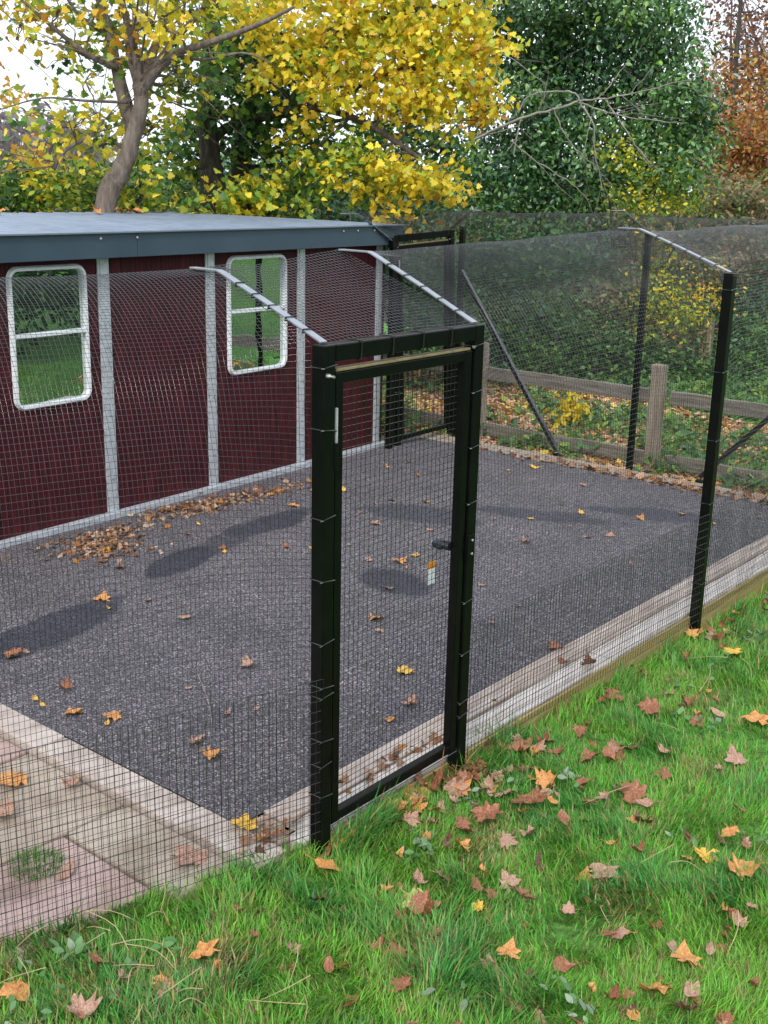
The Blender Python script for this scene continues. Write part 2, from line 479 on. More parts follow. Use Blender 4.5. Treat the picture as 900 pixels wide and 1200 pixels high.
# ------------------------------------------------------------------ the pad, its edgings, paving
def build_pad():
    x0, x1, y0, y1 = -2.4, 5.95, 0.105, 4.3
    step = 0.03
    xs = np.linspace(x0, x1, int((x1-x0)/step)); ys = np.linspace(y0, y1, int((y1-y0)/step))
    # left edge of the tarmac: the near corner stops at the concrete edging
    X, Y = np.meshgrid(xs, ys)
    X = np.maximum(X, -0.335)
    keep_x = xs[xs > -0.335]; xs = np.concatenate([[-0.335], keep_x]); X, Y = np.meshgrid(xs, ys)
    Z = (fbm(X*1.5, Y*1.5)-.5)*0.012
    Z[0, :] = 0; Z[:, 0] = 0
    wob = (fbm(X*3.2+5, Y*3.2)-.5)*0.85 + (fbm(X*14, Y*14)-.5)*0.16
    wet = np.zeros_like(X)
    for (cx, cy, rx, ry, an, k) in [(.42, 2.42, .52, .20, .10, 1), (.78, 2.52, .25, .09, .1, .8), (1.72, 2.80, .36, .16, .25, 1), (2.2, 2.90, .40, .13, .3, .7), (2.75, 3.0, .52, .16, .12, .95), (2.38, 1.50, .20, .29, -.1, 1), (3.75, 2.32, .22, .5, .35, .75),
                                     (4.35, 1.62, .16, .60, .42, .8), (5.0, 1.02, .16, .50, .4, .8), (1.05, 1.95, .18, .06, .1, .35), (.25, .9, .2, .08, .2, .3)]:
        dx = X-cx; dy = Y-cy
        a = dx*math.cos(an)+dy*math.sin(an); b = -dx*math.sin(an)+dy*math.cos(an)
        d = np.sqrt((a/rx)**2+(b/ry)**2) + wob
        wet = np.maximum(wet, k*np.clip((1.08-d)/.13, 0, 1))
    V = np.stack([X, Y, Z], -1).reshape(-1, 3)
    ny, nx = X.shape
    i = np.arange(ny-1)[:, None]*nx + np.arange(nx-1)[None, :]
    L = np.stack([i, i+1, i+nx+1, i+nx], -1).reshape(-1)
    nf = (ny-1)*(nx-1)
    me = np_mesh('tarmac_yard', V, np.arange(nf)*4, np.full(nf, 4), L, None, True)
    at_ = me.attributes.new('wet', 'FLOAT', 'POINT')
    at_.data.foreach_set('value', wet.ravel().astype(np.float32))
    o = link_mesh('tarmac_yard', me, MT['asphalt'])
    o['kind'] = 'structure'

build_pad()

def board(name, x0, x1, y0, y1, z0, z1, m, bev=0.008):
    o = MB().box(x0, x1, y0, y1, z0, z1).build(name, m, None, bev)
    # slight irregular hand-laid set
    o['kind'] = 'structure'
    return o
# near timber edging: an inner brown row and an outer bleached row
xb = [-0.20, 1.02, 2.27, 3.46, 4.72, 6.02]
for i in range(5):
    board('kerb', xb[i]+.003, xb[i+1]-.003, -0.025, 0.112, -0.14, 0.004+.004*(i % 2), MT['sleeper'])
    board('kerb', xb[i]-.06, xb[i+1]-.066, -0.172, -0.029, -0.12, -0.008+.004*((i+1) % 2), MT['sleeper_pale'])
    board('kerb', xb[i]-.03, xb[i+1]-.036, -0.190, -0.175, -0.26, -0.022, MT['sleeper_y'], .003)
# left concrete edging
yb = [-0.17, 0.33, 1.25, 2.17, 3.09, 3.95]
for i in range(5):
    board('kerb', -0.495, -0.338, yb[i]+.003, yb[i+1]-.003, -0.14, 0.006-.004*(i % 2), MT['kerb'], .01)
board('kerb', -0.335, -0.203, -0.10, 0.104, -0.14, -0.004, MT['slab_buff'], .01)
# far timber edging, two narrow rows
for i, (a, b) in enumerate([(-.2, 1.3), (1.3, 2.75), (2.75, 4.1)]):
    board('kerb', 5.953, 6.06, a+.003, b-.003, -0.12, 0.006, MT['sleeper_far'])
    board('kerb', 6.064, 6.165, a+.06, b+.054, -0.12, 0.014, MT['sleeper_far'])
# paving flags outside the left edging
def slab(x0, x1, y0, y1, m, dz=0):
    o = MB().box(x0, x1, y0, y1, -0.10, -0.028+dz).build('paving_slab', m, None, .012)
    o['kind'] = 'structure'
slab(-1.12, -0.503, 1.31, 2.1, MT['slab_pink'])
slab(-1.75, -1.13, 1.31, 2.1, MT['slab_buff'])
slab(-1.12, -0.503, 0.62, 1.295, MT['slab_buff'], -.003)
slab(-1.75, -1.13, 0.72, 1.295, MT['slab_buff'], .002)
slab(-0.80, -0.503, -0.06, 0.605, MT['slab_buff'], .003)
slab(-1.42, -0.815, 0.06, 0.605, MT['slab_pink'])
slab(-2.05, -1.435, 0.25, 0.705, MT['slab_pink'], -.004)

# ------------------------------------------------------------------ shed
SHY, SHA = 3.9192, math.atan(.0394)
shed = empty('shed', (0, SHY, 0), (0, 0, SHA))
tag(shed, 'long low wine-red panelled shed with galvanised uprights under a slate-blue fascia', 'shed')
# local frame: x along the wall, y into the shed
XL, XR, DEP = -2.6, 5.40, 3.05
WZ = 1.93
def wall_with_holes():
    mb = MB()
    holes = [(1.27, 1.88), (3.32, 3.99)]
    hz0, hz1 = .945, 1.865
    xs = [XL] + [v for h in holes for v in h] + [XR]
    for a, b in zip(xs[:-1], xs[1:]):
        if (a, b) in holes:
            mb.box(a, b, 0.0, 0.04, 0.03, hz0)
            mb.box(a, b, 0.0, 0.04, hz1, WZ)
        else:
            mb.box(a, b, 0.0, 0.04, 0.03, WZ)
    mb.box(XL, XL+.04, 0.042, DEP, 0.03, WZ)
    mb.box(XR-.04, XR, 0.042, DEP, 0.03, WZ)
    mb.box(XL+.042, XR-.042, DEP-.04, DEP, 0.03, WZ)
    return mb.build('wall', MT['wall'], shed)
wall_with_holes()
for (a, b) in [(-2.2, -2.1), (-1.13, -1.02), (-.07, .05), (.945, 1.055), (1.995, 2.11), (3.055, 3.165), (4.14, 4.25), (5.25, 5.35)]:
    mb = MB()
    a += .006; b -= .006
    mb.box(a, b, -0.016, -0.002, 0.045, WZ-.01)
    mb.box(a+.02, b-.02, -0.021, -0.0165, 0.045, WZ-.012)
    o = mb.build('upright', MT['galv'], shed, .003)
    for z in (1.28, .78, .30):
        MB().lathe([(.008, 0), (.008, .006), (.004, .009)], ((a+b)/2, -.031, z), 8, 'y').build('screw', MT['bolt'], o)
MB().box(XL, XR+.02, -0.062, -0.002, -0.03, 0.042).build('base_rail', MT['galv'], shed, .004)
# fascia with a folded lip and seams
fa = MB()
for (a, b) in [(XL-.1, -.9), (-.897, 2.28), (2.283, 5.50)]:
    fa.box(a, b, -0.128, -0.110, 1.925, 2.095)
fa.box(XL-.1, 5.50, -0.108, -0.0, 1.931, 1.943)
fa.box(5.485, 5.503, -0.107, DEP+.1, 1.925, 2.10)
fas = fa.build('fascia', MT['fascia'], shed, .003)
for x in (2.28, 4.62, 4.82, 5.06, 1.95):
    MB().lathe([(.010, 0), (.010, -.006), (.005, -.010)], (x, -.1285, 2.06), 10, 'y').build('screw', MT['bolt'], fas)
# roof: box-profile sheet, ribs running front to back
def roof():
    prof = []
    x = XL-.1; base = 2.096; i = 0
    while x < 5.5:
        for dx, dz in ((0, 0), (.12, 0), (.132, .011), (.168, .011), (.18, 0)):
            prof.append((x+dx, base+dz))
        x += .20
    vs = []; fs = []
    for (px, pz) in prof:
        px = min(px, 5.50)
        vs += [(px, -.14, pz), (px, DEP+.08, pz+.016), (px, -.14, pz-.006+.004), (px, DEP+.08, pz+.012)]
    for k in range(len(prof)-1):
        a = 4*k; b = a+4
        fs += [(a, b, b+1, a+1), (a+2, a+3, b+3, b+2), (a, a+2, b+2, b)]
    mb = MB(); mb.add(vs, fs)
    r = mb.build('roof', MT['roof'], shed)
    MB().box(XL-.1, 5.50, -.150, -.129, 2.094, 2.1085).build('drip_edge', MT['roof'], r, .003)
roof()
MB().box(XL+.05, XR-.05, .6, .62, .05, 1.9).build('dark_inside_sheet', MT['dark_in'], shed)  # near-black sheet stands in for the unlit inside of the shed

def rrect(x0, x1, z0, z1, r, n=6):
    pts = []
    for (cx, cz, a0) in ((x1-r, z1-r, 0), (x0+r, z1-r, 90), (x0+r, z0+r, 180), (x1-r, z0+r, 270)):
        for k in range(n+1):
            a = math.radians(a0+90*k/n)
            pts.append((cx+r*math.cos(a), cz+r*math.sin(a)))
    return pts
def window(x0, x1, z0, z1, zbar):
    wd = empty('window'); wd.parent = shed
    r = .085; w = .031
    po = rrect(x0, x1, z0, z1, r); pi_ = rrect(x0+w, x1-w, z0+w, z1-w, r-.03)
    pm = rrect(x0+.012, x1-.012, z0+.012, z1-.012, r-.01)
    n = len(po); mb = MB()
    vs = [(x, -.004, z) for x, z in po] + [(x, -.026, z) for x, z in pm] + [(x, -.026, z) for x, z in pi_] + [(x, .02, z) for x, z in pi_]
    fs = []
    for l in range(3):
        for k in range(n):
            fs.append((l*n+k, (l+1)*n+k, (l+1)*n+(k+1) % n, l*n+(k+1) % n))
    mb.add(vs, fs)
    mb.build('frame', MT['white_alu'], wd)
    MB().box(x0+w-.002, x1-w+.002, -.020, .006, zbar-.014, zbar+.014).build('glazing_bar', MT['white_alu'], wd, .003)
    pg = rrect(x0+w-.006, x1-w+.006, z0+w-.006, z1-w+.006, r-.03)
    m = MB(); k = len(pg)
    m.add([(x, .007, z) for x, z in pg]+[(x, .012, z) for x, z in pg], [tuple(range(k-1, -1, -1)), tuple(range(k, 2*k))]+[(i, (i+1) % k, (i+1) % k+k, i+k) for i in range(k)])
    m.build('pane', MT['glass'], wd)
window(1.245, 1.905, .915, 1.888, 1.422)
window(3.295, 4.012, .920, 1.888, 1.440)

# ------------------------------------------------------------------ gates
def ties(mbs, pts, w, d):
    """cable ties / wire loops round a square post of size w x d at pts (local)"""
    for (x, y, z, tilt) in pts:
        a = w/2+.0025; b = d/2+.0025
        mb = MB(); mbs.append(mb)
        loop = [(x-a, y-b, z-tilt), (x+a, y-b, z+tilt), (x+a, y+b, z+tilt), (x-a, y+b, z-tilt), (x-a, y-b, z-tilt)]
        mb.tube(loop, .0022, 5, False)
        mb.tube([(x-a, y-b, z-tilt), (x-a-.02, y-b-.004, z-tilt+.002)], .0025, 5)

def square_mesh(mb, x0, x1, z0, z1, y, cell, r, jit=0.0):
    nx = max(2, round((x1-x0)/cell)); nz = max(2, round((z1-z0)/cell))
    for i in range(nx+1):
        x = x0+(x1-x0)*i/nx
        mb.tube([(x, y, z0), (x, y, z1)], r, 5, False)
    for j in range(nz+1):
        z = z0+(z1-z0)*j/nz
        mb.tube([(x0, y+r*1.6, z), (x1, y+r*1.6, z)], r, 5, False)

def arm_points(base, inward, rise=.235, run=.54, flat=.20):
    b = np.array(base, float); i = np.array(inward, float); up = np.array([0, 0, 1.0])
    return [b, b+up*.004+i*.012, b+i*run*.5+up*(rise*.5+.002), b+i*(run-.012)+up*(rise-.006), b+i*(run+.012)+up*rise, b+i*(run+flat)+up*rise]

def arm(parent, base, inward, rise=.235, run=.54, flat=.20):
    side = np.cross(np.array([0, 0, 1.0]), inward); side /= np.linalg.norm(side)
    pts = arm_points(base, inward, rise, run, flat)
    a = MB().flat_strip(pts, .032, .007, side).build('bracket_arm', MT['arm_sky_sheen'], parent, .0015)
    for k in range(5):
        t = .14+.17*k
        p = np.array(pts[1])*(1-t)+np.array(pts[3])*t
        d = np.array(pts[3])-np.array(pts[1]); d /= np.linalg.norm(d); n = np.cross(side, d)
        q = [p-side*.019-n*.007, p+side*.019-n*.007, p+side*.019+n*.007, p-side*.019+n*.007, p-side*.019-n*.007]
        MB().tube(q, .0028, 5, False).build('cable_tie', MT['tie'], a)

def make_gate(loc, rot, w, h, label, group, drop, cell=.027, near=True):
    """local: x from hinge side to latch side, y inward, z up"""
    g = empty('mesh_gate', loc, rot)
    tag(g, label, 'gate', group)
    ps = .060
    o1 = MB().box(0, ps, -.03, .03, -drop, h).build('hinge_post', MT['black'], g, .005)
    o2 = MB().box(w-ps, w, -.03, .03, -drop, h).build('latch_post', MT['black'], g, .005)
    MB().box(.001+ps, w-ps-.001, -.03, .03, h-.062, h).build('lintel', MT['black'], g, .006)
    # the leaf
    lx0, lx1, lz0, lz1, fs = ps+.010, w-ps-.010, .012, h-.100, .042
    lf = MB()
    lf.box(lx0, lx0+fs, -.022, .020, lz0, lz1)
    lf.box(lx1-fs, lx1, -.022, .020, lz0, lz1)
    lf.box(lx0+fs+.0005, lx1-fs-.0005, -.020, .018, lz1-fs, lz1-.001)
    lf.box(lx0+fs+.0005, lx1-fs-.0005, -.020, .018, lz0+.001, lz0+fs)
    leaf = lf.build('gate_leaf_frame', MT['black'], g, .004)
    MB().box(lx0+.004, lx1-.010, -.020, .019, lz1+.0015, lz1+.012).build('dusty_sheen_strip', MT['dusty_sheen'], leaf, .002)
    nm = MB()
    square_mesh(nm, lx0+fs*.7, lx1-fs*.6, lz0+fs*.6, lz1-fs*.6, .0225, cell, .00125)
    nm.build('gate_mesh', MT['net'], g, 0, True)
    # drop wire along the bottom and staples
    bt = MB()
    bt.tube([(lx0-.01, -.030, lz0+.004), (lx1-.005, -.030, lz0+.004)], .0022, 6)
    bt.build('bottom_wire', MT['net'], leaf)
    for z in (lz0+.26, lz1-.30):
        MB().lathe([(.009, -.05), (.009, .05)], (ps+.004, -.030, z), 10).build('hinge', MT['black'], o1)
    bl = MB()
    bl.lathe([(.008, 0), (.008, -.012), (.005, -.020), (.005, -.034)], (.015, -.030, h-.105), 10, 'y')
    bl.build('bolt', MT['bolt'], o1)
    MB().lathe([(.006, 0), (.006, -.008)], (w-ps-.02, -.030, h-.085), 10, 'y').build('bolt', MT['bolt'], o2)
    pl = MB()
    pl.box(ps+.006, ps+.012, -.032, -.0225, h-.36, h-.225)
    pl.build('keeper_strip', MT['galv'], o1)
    tm = []
    zs = [h-.075, h-.30, h-.62, h-.86, h-1.10, h-1.28, h-1.315, h-1.50, h-1.60, .16] if near else [h-.4, .5]
    ties(tm, [(ps/2, 0, z, .004*(-1)**i) for i, z in enumerate(zs) if z > .1], ps, .06)
    [q_.build('cable_tie', MT['net'], o1) for q_ in tm]
    tm = []
    ties(tm, [(w-ps/2, 0, z, .004) for z in (h-.08, h-.27, h-.50, h-.74, h-1.18, h-1.42, h-1.65, .18) if z > .1], ps, .06)
    [q_.build('cable_tie', MT['net'], o2) for q_ in tm]
    for i in range(4):
        x = .19+.18*i
        if x < w-.1:
            q = [(x, -.034, h-.066), (x+.003, -.034, h+.003), (x+.003, .034, h+.003), (x, .034, h-.066), (x, -.034, h-.066)]
            MB().tube(q, .0032, 5, False).build('cable_tie', MT['tie'], g)
    # latch
    lt = MB()
    lz = .96
    lt.box(w-ps-.004, w-.012, -.037, -.0305, lz-.055, lz+.055)
    lat = lt.build('latch_plate', MT['black'], g, .002)
    for z in (lz-.030, lz+.030):
        MB().lathe([(.006, 0), (.006, -.004), (.003, -.006)], (w-.036, -.0372, z), 8, 'y').build('screw', MT['bolt'], lat)
    kb = MB()
    kb.lathe([(.013, 0), (.013, .02), (.021, .03), (.024, .05), (.020, .075), (.011, .082), (.010, .085)], (lx1-fs-.012, .018, lz+.01), 18, 'y')
    kb.box(lx1-fs-.005, lx1-fs+.03, .019, .045, lz-.012, lz+.028)
    k = kb.build('latch_knob', MT['knob'], g, .003)
    ln = MB()
    ln.lathe([(.009, 0), (.009, .003)], (lx1-fs-.012, .1035, lz+.01), 10, 'y')
    ln.build('key_face', MT['bolt'], k)
    return g

GY = -0.21
gate = make_gate((-0.229, GY, 0.045), (0, 0, 0), 0.962, 1.895,
    'black mesh gate standing open-framed in the near fence, on the edge of the lawn', 'black mesh gates of the enclosure', .09)
gate['label'] = 'tall black steel gate with wire mesh leaf, standing alone at the lawn edge'
ARM_L = (-.205, GY, 1.944); ARM_R = (.705, GY, 1.944)
arm(gate, (.030, 0, 1.901), (0.10, .995, 0), .204, .58, .18)
arm(gate, (.930, 0, 1.901), (0.06, .998, 0), .246, .585, .185)
# label hanging on the mesh under the latch
tg = empty('hanging_tag', (0.515, GY+.035, .968)); tag(tg, 'small white card tag with orange top hanging on the gate mesh', 'tag')
MB().box(-.024, .024, 0, .003, -.10, -.032).build('card', MT['tag_white'], tg, .001)
MB().box(-.025, .025, -.001, .005, -.0315, .0).build('orange_top', MT['tag_orange'], tg, .004)
MB().tube([(0, .002, 0), (.012, -.004, .03), (.03, -.008, .045)], .0012, 5).build('string', MT['tie'], tg)

gate2 = make_gate((5.47, 4.02, 0.03), (0, -0.055, -0.10), 0.84, 1.98,
    'far black gate beside the shed corner, facing the leaf-strewn ground', 'black mesh gates of the enclosure', .05, .03, False)
arm(gate2, (.805, 0, 1.985), (-.30, -.954, 0), .20, .40, .14)
# filler post against the shed corner, with its arm reaching back over the fascia
cp = empty('fence_post', (5.335, 3.985, 0))
tag(cp, 'slim black post squeezed between the shed corner and the far gate', 'post')
MB().box(-.03, .03, -.025, .025, -.02, 1.94).build('pole', MT['black'], cp, .004)
arm(cp, (-.02, -.012, 1.955), (-1, .03, 0), .255, .50, .20)
MB().box(-.05, -.031, -.035, .03, 1.90, 1.99).build('bracket', MT['black'], cp, .003)

# ------------------------------------------------------------------ fence posts
def fence_post(loc, h, label, arm_dir=None, rise=.235, run=.54, flat=.2, ps=.058, drop=.12, brace=None, tilt=(0, 0, 0), tie_side=True):
    o = empty('fence_post', loc, tilt)
    tag(o, label, 'post')
    p = MB().box(-ps/2, ps/2, -ps/2, ps/2, -drop, h).build('pole', MT['black'], o, .005)
    MB().box(-ps/2-.002, ps/2+.002, -ps/2-.002, ps/2+.002, h, h+.008).build('cap', MT['black'], p, .002)
    if tie_side:
        tm = []
        ties(tm, [(0, 0, z, .003) for z in (.22, .44, .72, 1.1, 1.5, h-.08)], ps, ps)
        [q_.build('cable_tie', MT['net'], p) for q_ in tm]
    if arm_dir is not None:
        arm(o, (0, 0, h+.013), arm_dir, rise, run, flat)
    if brace is not None:
        a, b = brace
        br = MB().bar(a, b, .040, .040).build('brace', MT['brace'], o, .003)
        MB().box(b[0]-.03, b[0]+.03, b[1]-.03, b[1]+.03, b[2]-.05, b[2]-.021).build('foot_plate', MT['black'], br, .003)
    return o
fence_post((3.175, GY, -.02), 2.045, 'plain black post of the near fence rising from the lawn beside the timber edging', (0.05, .999, 0), .212, .59, .15)
LDIR = np.array([-math.cos(math.radians(18)), math.sin(math.radians(18))]); LIN = np.array([math.sin(math.radians(18)), math.cos(math.radians(18))])
lp = np.array([-.229, GY]) + LDIR*2.55
fence_post((lp[0], lp[1], -.03), 2.0, 'black post at the end of the paved side, outside the picture', (LIN[0], LIN[1], 0), .22, .6, .2)
fence_post((6.215, 1.86, 0), 2.095, 'middle black post of the far fence, in front of the grey wooden post', (-1, .02, 0), .19, .48, .16, .05, .12)
fence_post((6.225, -.17, 0), 2.10, 'black corner post with a brace slanting down along the far fence', (-.7, .7, 0), .19, .6, .16, .055, .12,
           brace=((0, .03, 1.50), (.015, 1.355, .045)))
fence_post((6.30, 3.90, 0), 2.07, 'black corner post by the far gate with a long slanting brace', None, ps=.05, drop=.12,
           brace=((-.04, -.03, 1.66), (-.10, -1.28, .05)), tie_side=False)

# ------------------------------------------------------------------ netting
def net_sheet(name, P, nu, nv, su, sv, r, label, group, m=None):
    """P(u,v)->(x,y,z) arrays; wires along v at nu+1 u-lines (sampled sv) and along u at nv+1 v-lines (sampled su)"""
    allV = []; allL = []; off = 0; ns = 5
    def wires(A):                       # A: (k wires, m samples, 3)
        nonlocal off
        k, m_, _ = A.shape
        T = np.gradient(A, axis=1); T /= np.linalg.norm(T, axis=2, keepdims=True)+1e-12
        ref = np.array([0.23, 0.35, 0.91]); ref2 = np.array([.8, -.5, .3])
        a = np.cross(T, ref); bad = np.linalg.norm(a, axis=2, keepdims=True) < .2
        a = np.where(bad, np.cross(T, ref2), a)
        a /= np.linalg.norm(a, axis=2, keepdims=True); b = np.cross(T, a)
        g = np.arange(ns)*2*math.pi/ns
        V = A[:, :, None, :] + r*(np.cos(g)[None, None, :, None]*a[:, :, None, :] + np.sin(g)[None, None, :, None]*b[:, :, None, :])
        idx = off + np.arange(k*m_*ns).reshape(k, m_, ns)
        q = np.stack([idx[:, :-1, :], np.roll(idx, -1, 2)[:, :-1, :], np.roll(idx, -1, 2)[:, 1:, :], idx[:, 1:, :]], -1)
        allV.append(V.reshape(-1, 3)); allL.append(q.reshape(-1)); off += k*m_*ns
    uu = np.linspace(0, 1, nu+1); vv = np.linspace(0, 1, nv+1)
    U, Vv = np.meshgrid(uu, np.linspace(0, 1, sv+1), indexing='ij')
    wires(np.stack(P(U, Vv), -1))
    Vv, U = np.meshgrid(vv, np.linspace(0, 1, su+1), indexing='ij')
    A = np.stack(P(U, Vv), -1)
    wires(A + np.array([0, 0, 0.0]))
    V = np.concatenate(allV); L = np.concatenate(allL); nf = len(L)//4
    me = np_mesh(name, V, np.arange(nf)*4, np.full(nf, 4), L, None, True)
    o = link_mesh(name, me, m or MT['net'])
    return tag(o, label, 'netting', group)

def prof_sharp(v, h, rise, run, flat, z0):
    """profile of a net over a post and its arm: returns inward offset d and height z at fraction v of its length"""
    pts = np.array([(0, z0), (0, h), (run, h+rise), (run+flat, h+rise)])
    seg = np.linalg.norm(np.diff(pts, axis=0), axis=1); s = np.concatenate([[0], np.cumsum(seg)])/seg.sum()
    return np.interp(v, s, pts[:, 0]), np.interp(v, s, pts[:, 1])
def prof_smooth(v, h, rise, run, flat, z0, sag):
    k = .40                                    # straight part, then an easing curve over to the free edge
    zt = h+rise-sag; zk = z0+(h-z0)*.60
    t = np.clip((v-k)/(1-k), 0, 1)
    bx = (t**2)*(run+flat)*.35 + (t**1.6)*(run+flat)*.65
    p0, p1, p2 = zk, h+rise*.75, zt
    bz = (1-t)**2*p0 + 2*t*(1-t)*p1 + t*t*p2
    z = np.where(v < k, z0+(zk-z0)*v/k, bz)
    return np.where(v < k, 0, bx), z

def fence_net(A, B, inward, h0, h1, z0, z1, arms0, arms1, name, label, sag=.05, lean=.0, cell=.027, r=.00078, blend=2.2, u_seed=0, dens=.92):
    A = np.array(A, float); B = np.array(B, float); inw = np.array(inward, float)
    Lg = np.linalg.norm(B-A)
    def P(u, v):
        w = np.clip(np.sin(math.pi*np.clip(u, 0, 1))*blend, 0, 1)**.8     # 0 at the posts, 1 between them
        h = h0+(h1-h0)*u; zb = z0+(z1-z0)*u
        rise = arms0[0]+(arms1[0]-arms0[0])*u; run = arms0[1]+(arms1[1]-arms0[1])*u; fl = arms0[2]+(arms1[2]-arms0[2])*u
        d0, za = prof_sharp(v, 2.0, .235, .6, .2, 0.0)
        d1, zc = prof_smooth(v, 2.0, .235, .6, .2, 0.0, sag)
        d = d0*(1-w)+d1*w; z = za*(1-w)+zc*w
        # scale the standard profile to this fence
        d = d*(run+fl)/.8
        z = np.where(z < 2.0, zb+(h-zb)*z/2.0, h+rise*(z-2.0)/.235)
        d = d + (vnoise(u*9+u_seed, v*7)-.5)*.022*np.sin(math.pi*u)
        z = z + (vnoise(u*7+u_seed+5, v*3)-.5)*.012
        x = A[0]+(B[0]-A[0])*u + inw[0]*d + (vnoise(u*30, v*5+u_seed)-.5)*.006
        y = A[1]+(B[1]-A[1])*u + inw[1]*d
        return x, y, z
    nu = round(Lg/(cell*dens)); nv = round(2.83/(cell*.93))
    return net_sheet(name, P, nu, nv, max(16, nu//3), 44, r, label, 'black wire netting of the enclosure')

NY = GY+.002
fence_net((.735, NY+.033), (3.146, NY+.033), (.03, 1), 1.94, 2.03, 0.0, -.03, (.246, .585, .185), (.212, .59, .15), 'fence_netting', 'black wire netting between the near gate and the plain lawn-side post', .02, u_seed=1)
fence_net((3.204, NY+.033), (6.20, -.17), (-.04, 1), 2.03, 2.10, -.03, 0.0, (.212, .59, .15), (.19, .5, .16), 'fence_netting', 'black wire netting from the lawn-side post to the far right corner', .04, u_seed=3)
ls = np.array([-.232, NY+.03])
fence_net(ls, lp+np.array([0, .03]), LIN, 1.94, 1.97, .02, -.03, (.204, .58, .18), (.22, .6, .2), 'fence_netting', 'black wire netting in front of the paving, left of the near gate', .03, blend=1.9, u_seed=6, dens=.64)
fence_net((6.19, 3.86), (6.185, 1.90), (-1, .0), 2.07, 2.095, .02, .02, (.18, .45, .14), (.19, .48, .16), 'fence_netting', 'black wire netting on the far fence beside the far gate', .02, cell=.03, r=.00085, u_seed=8)
fence_net((6.185, 1.82), (6.20, -.15), (-1, .0), 2.095, 2.10, .02, .02, (.19, .48, .16), (.19, .5, .16), 'fence_netting', 'black wire netting on the far fence in front of the wooden post', .02, cell=.03, r=.00085, u_seed=9)

def patch_net(c00, c10, c01, c11, name, label, sag=.02, cell=.027):
    c00, c10, c01, c11 = [np.array(c, float) for c in (c00, c10, c01, c11)]
    def P(u, v):
        p = [c00[i]*(1-u)*(1-v)+c10[i]*u*(1-v)+c01[i]*(1-u)*v+c11[i]*u*v for i in range(3)]
        p[2] = p[2] - sag*np.sin(math.pi*u)*v + (vnoise(u*5, v*4)-.5)*.012
        return p
    nu = round(np.linalg.norm(c10-c00)/(cell*.85)); nv = round(np.linalg.norm(c01-c00)/(cell*.93))
    return net_sheet(name, P, nu, nv, 24, 14, .0009, label, 'black wire netting of the enclosure')
aL = arm_points((-.199, GY, 1.946), (0.10, .995, 0), .204, .58, .18); aR = arm_points((.701, GY, 1.946), (0.06, .998, 0), .246, .585, .185)
patch_net(aL[0], aR[0], aL[-1], aR[-1], 'overhead_netting', 'sloping black wire netting over the near gate, held between its two arms', .015)
patch_net((5.46, 4.0, 2.01), (6.24, 3.93, 2.08), (4.62, 3.97, 2.24), (6.10, 3.50, 2.27), 'overhead_netting', 'small black netting fringe above the far gate by the shed roof', .06, .03)
# lower strip of netting laid over the first along the near fence
def strip(A, B, z0, z1, h, label, off):
    A = np.array(A, float); B = np.array(B, float)
    def P(u, v):
        return (A[0]+(B[0]-A[0])*u+.011, A[1]+(B[1]-A[1])*u+off+(vnoise(u*20, v*3)-.5)*.004, (z0+(z1-z0)*u)*(1-v)+h*v + (vnoise(u*12, v*0+2)-.5)*.008)
    Lg = np.linalg.norm(B-A)
    net_sheet('netting_skirt', P, round(Lg/.028), round((h-z0)/.043), max(12, round(Lg*3)), 8, .0013, label, 'black wire netting of the enclosure')
strip((.735, NY-.031), (3.146, NY-.031), 0.0, -.03, .64, 'low strip of doubled black netting between the near gate and the lawn-side post', 0)
strip((3.204, NY-.031), (6.2, -.2), -.03, 0, .70, 'low strip of doubled black netting right of the lawn-side post', 0)
strip(ls+np.array([0, -.06]), lp+np.array([0, -.03]), .02, -.03, .70, 'low strip of doubled black netting in front of the paving', 0)

# ------------------------------------------------------------------ post and rail fence beyond, stake
wf = empty('post_and_rail_fence', (6.78, 2, -.12))
tag(wf, 'weathered grey wooden post and rail fence behind the far netting', 'fence')
def wob_box(mb, a, b, w, h, seg=7, amp=.008):
    a = np.array(a, float); b = np.array(b, float)
    pts = [a+(b-a)*i/seg + np.array([random.uniform(-amp, amp), 0 if abs(b[1]-a[1]) > abs(b[2]-a[2]) else random.uniform(-amp, amp), random.uniform(-amp, amp) if abs(b[1]-a[1]) > abs(b[2]-a[2]) else 0]) for i in range(seg+1)]
    vs = []; vert = abs(b[2]-a[2]) > abs(b[1]-a[1])
    for p in pts:
        if vert: vs += [p+(-w/2, -h/2, 0), p+(w/2, -h/2, 0), p+(w/2, h/2, 0), p+(-w/2, h/2, 0)]
        else: vs += [p+(-w/2, 0, -h/2), p+(-w/2, 0, h/2), p+(w/2, 0, h/2), p+(w/2, 0, -h/2)]
    fs = [(0, 3, 2, 1)]
    for i in range(seg):
        q = 4*i
        fs += [(q+k, q+(k+1) % 4, q+4+(k+1) % 4, q+4+k) for k in range(4)]
    e = 4*seg
    fs.append((e, e+1, e+2, e+3))
    mb.add(vs, fs)
for (y, h) in ((-.12, 1.03), (1.92, 1.02), (3.94, 1.02), (5.9, 1.0)):
    mb = MB(); wob_box(mb, (0, y-2, -.2), (0.01, y-2+.01, h), .11, .125, 8, .006)
    mb.build('post', MT['post_wood'], wf, .012)
for (za, zb_, dy) in ((.70, .70, 0), (.09, .11, 0)):
    ys_ = [-.25, 1.85, 3.98, 7.6]
    for a, b in zip(ys_[:-1], ys_[1:]):
        mb = MB(); wob_box(mb, (.082, a-2+.02, za+.01), (.082, b-2-.02, zb_+random.uniform(-.02, .02)), .045, .135, 10, .007)
        mb.build('rail', MT['fence_wood'], wf, .008)
sp_ = at(823, 440, 18.0)
st = empty('old_stake', (sp_[0], sp_[1], float(ground_h(sp_[0], sp_[1]))), (.02, .10, .3))
tag(st, 'short leaning mossy wooden stake among the brambles', 'stake')
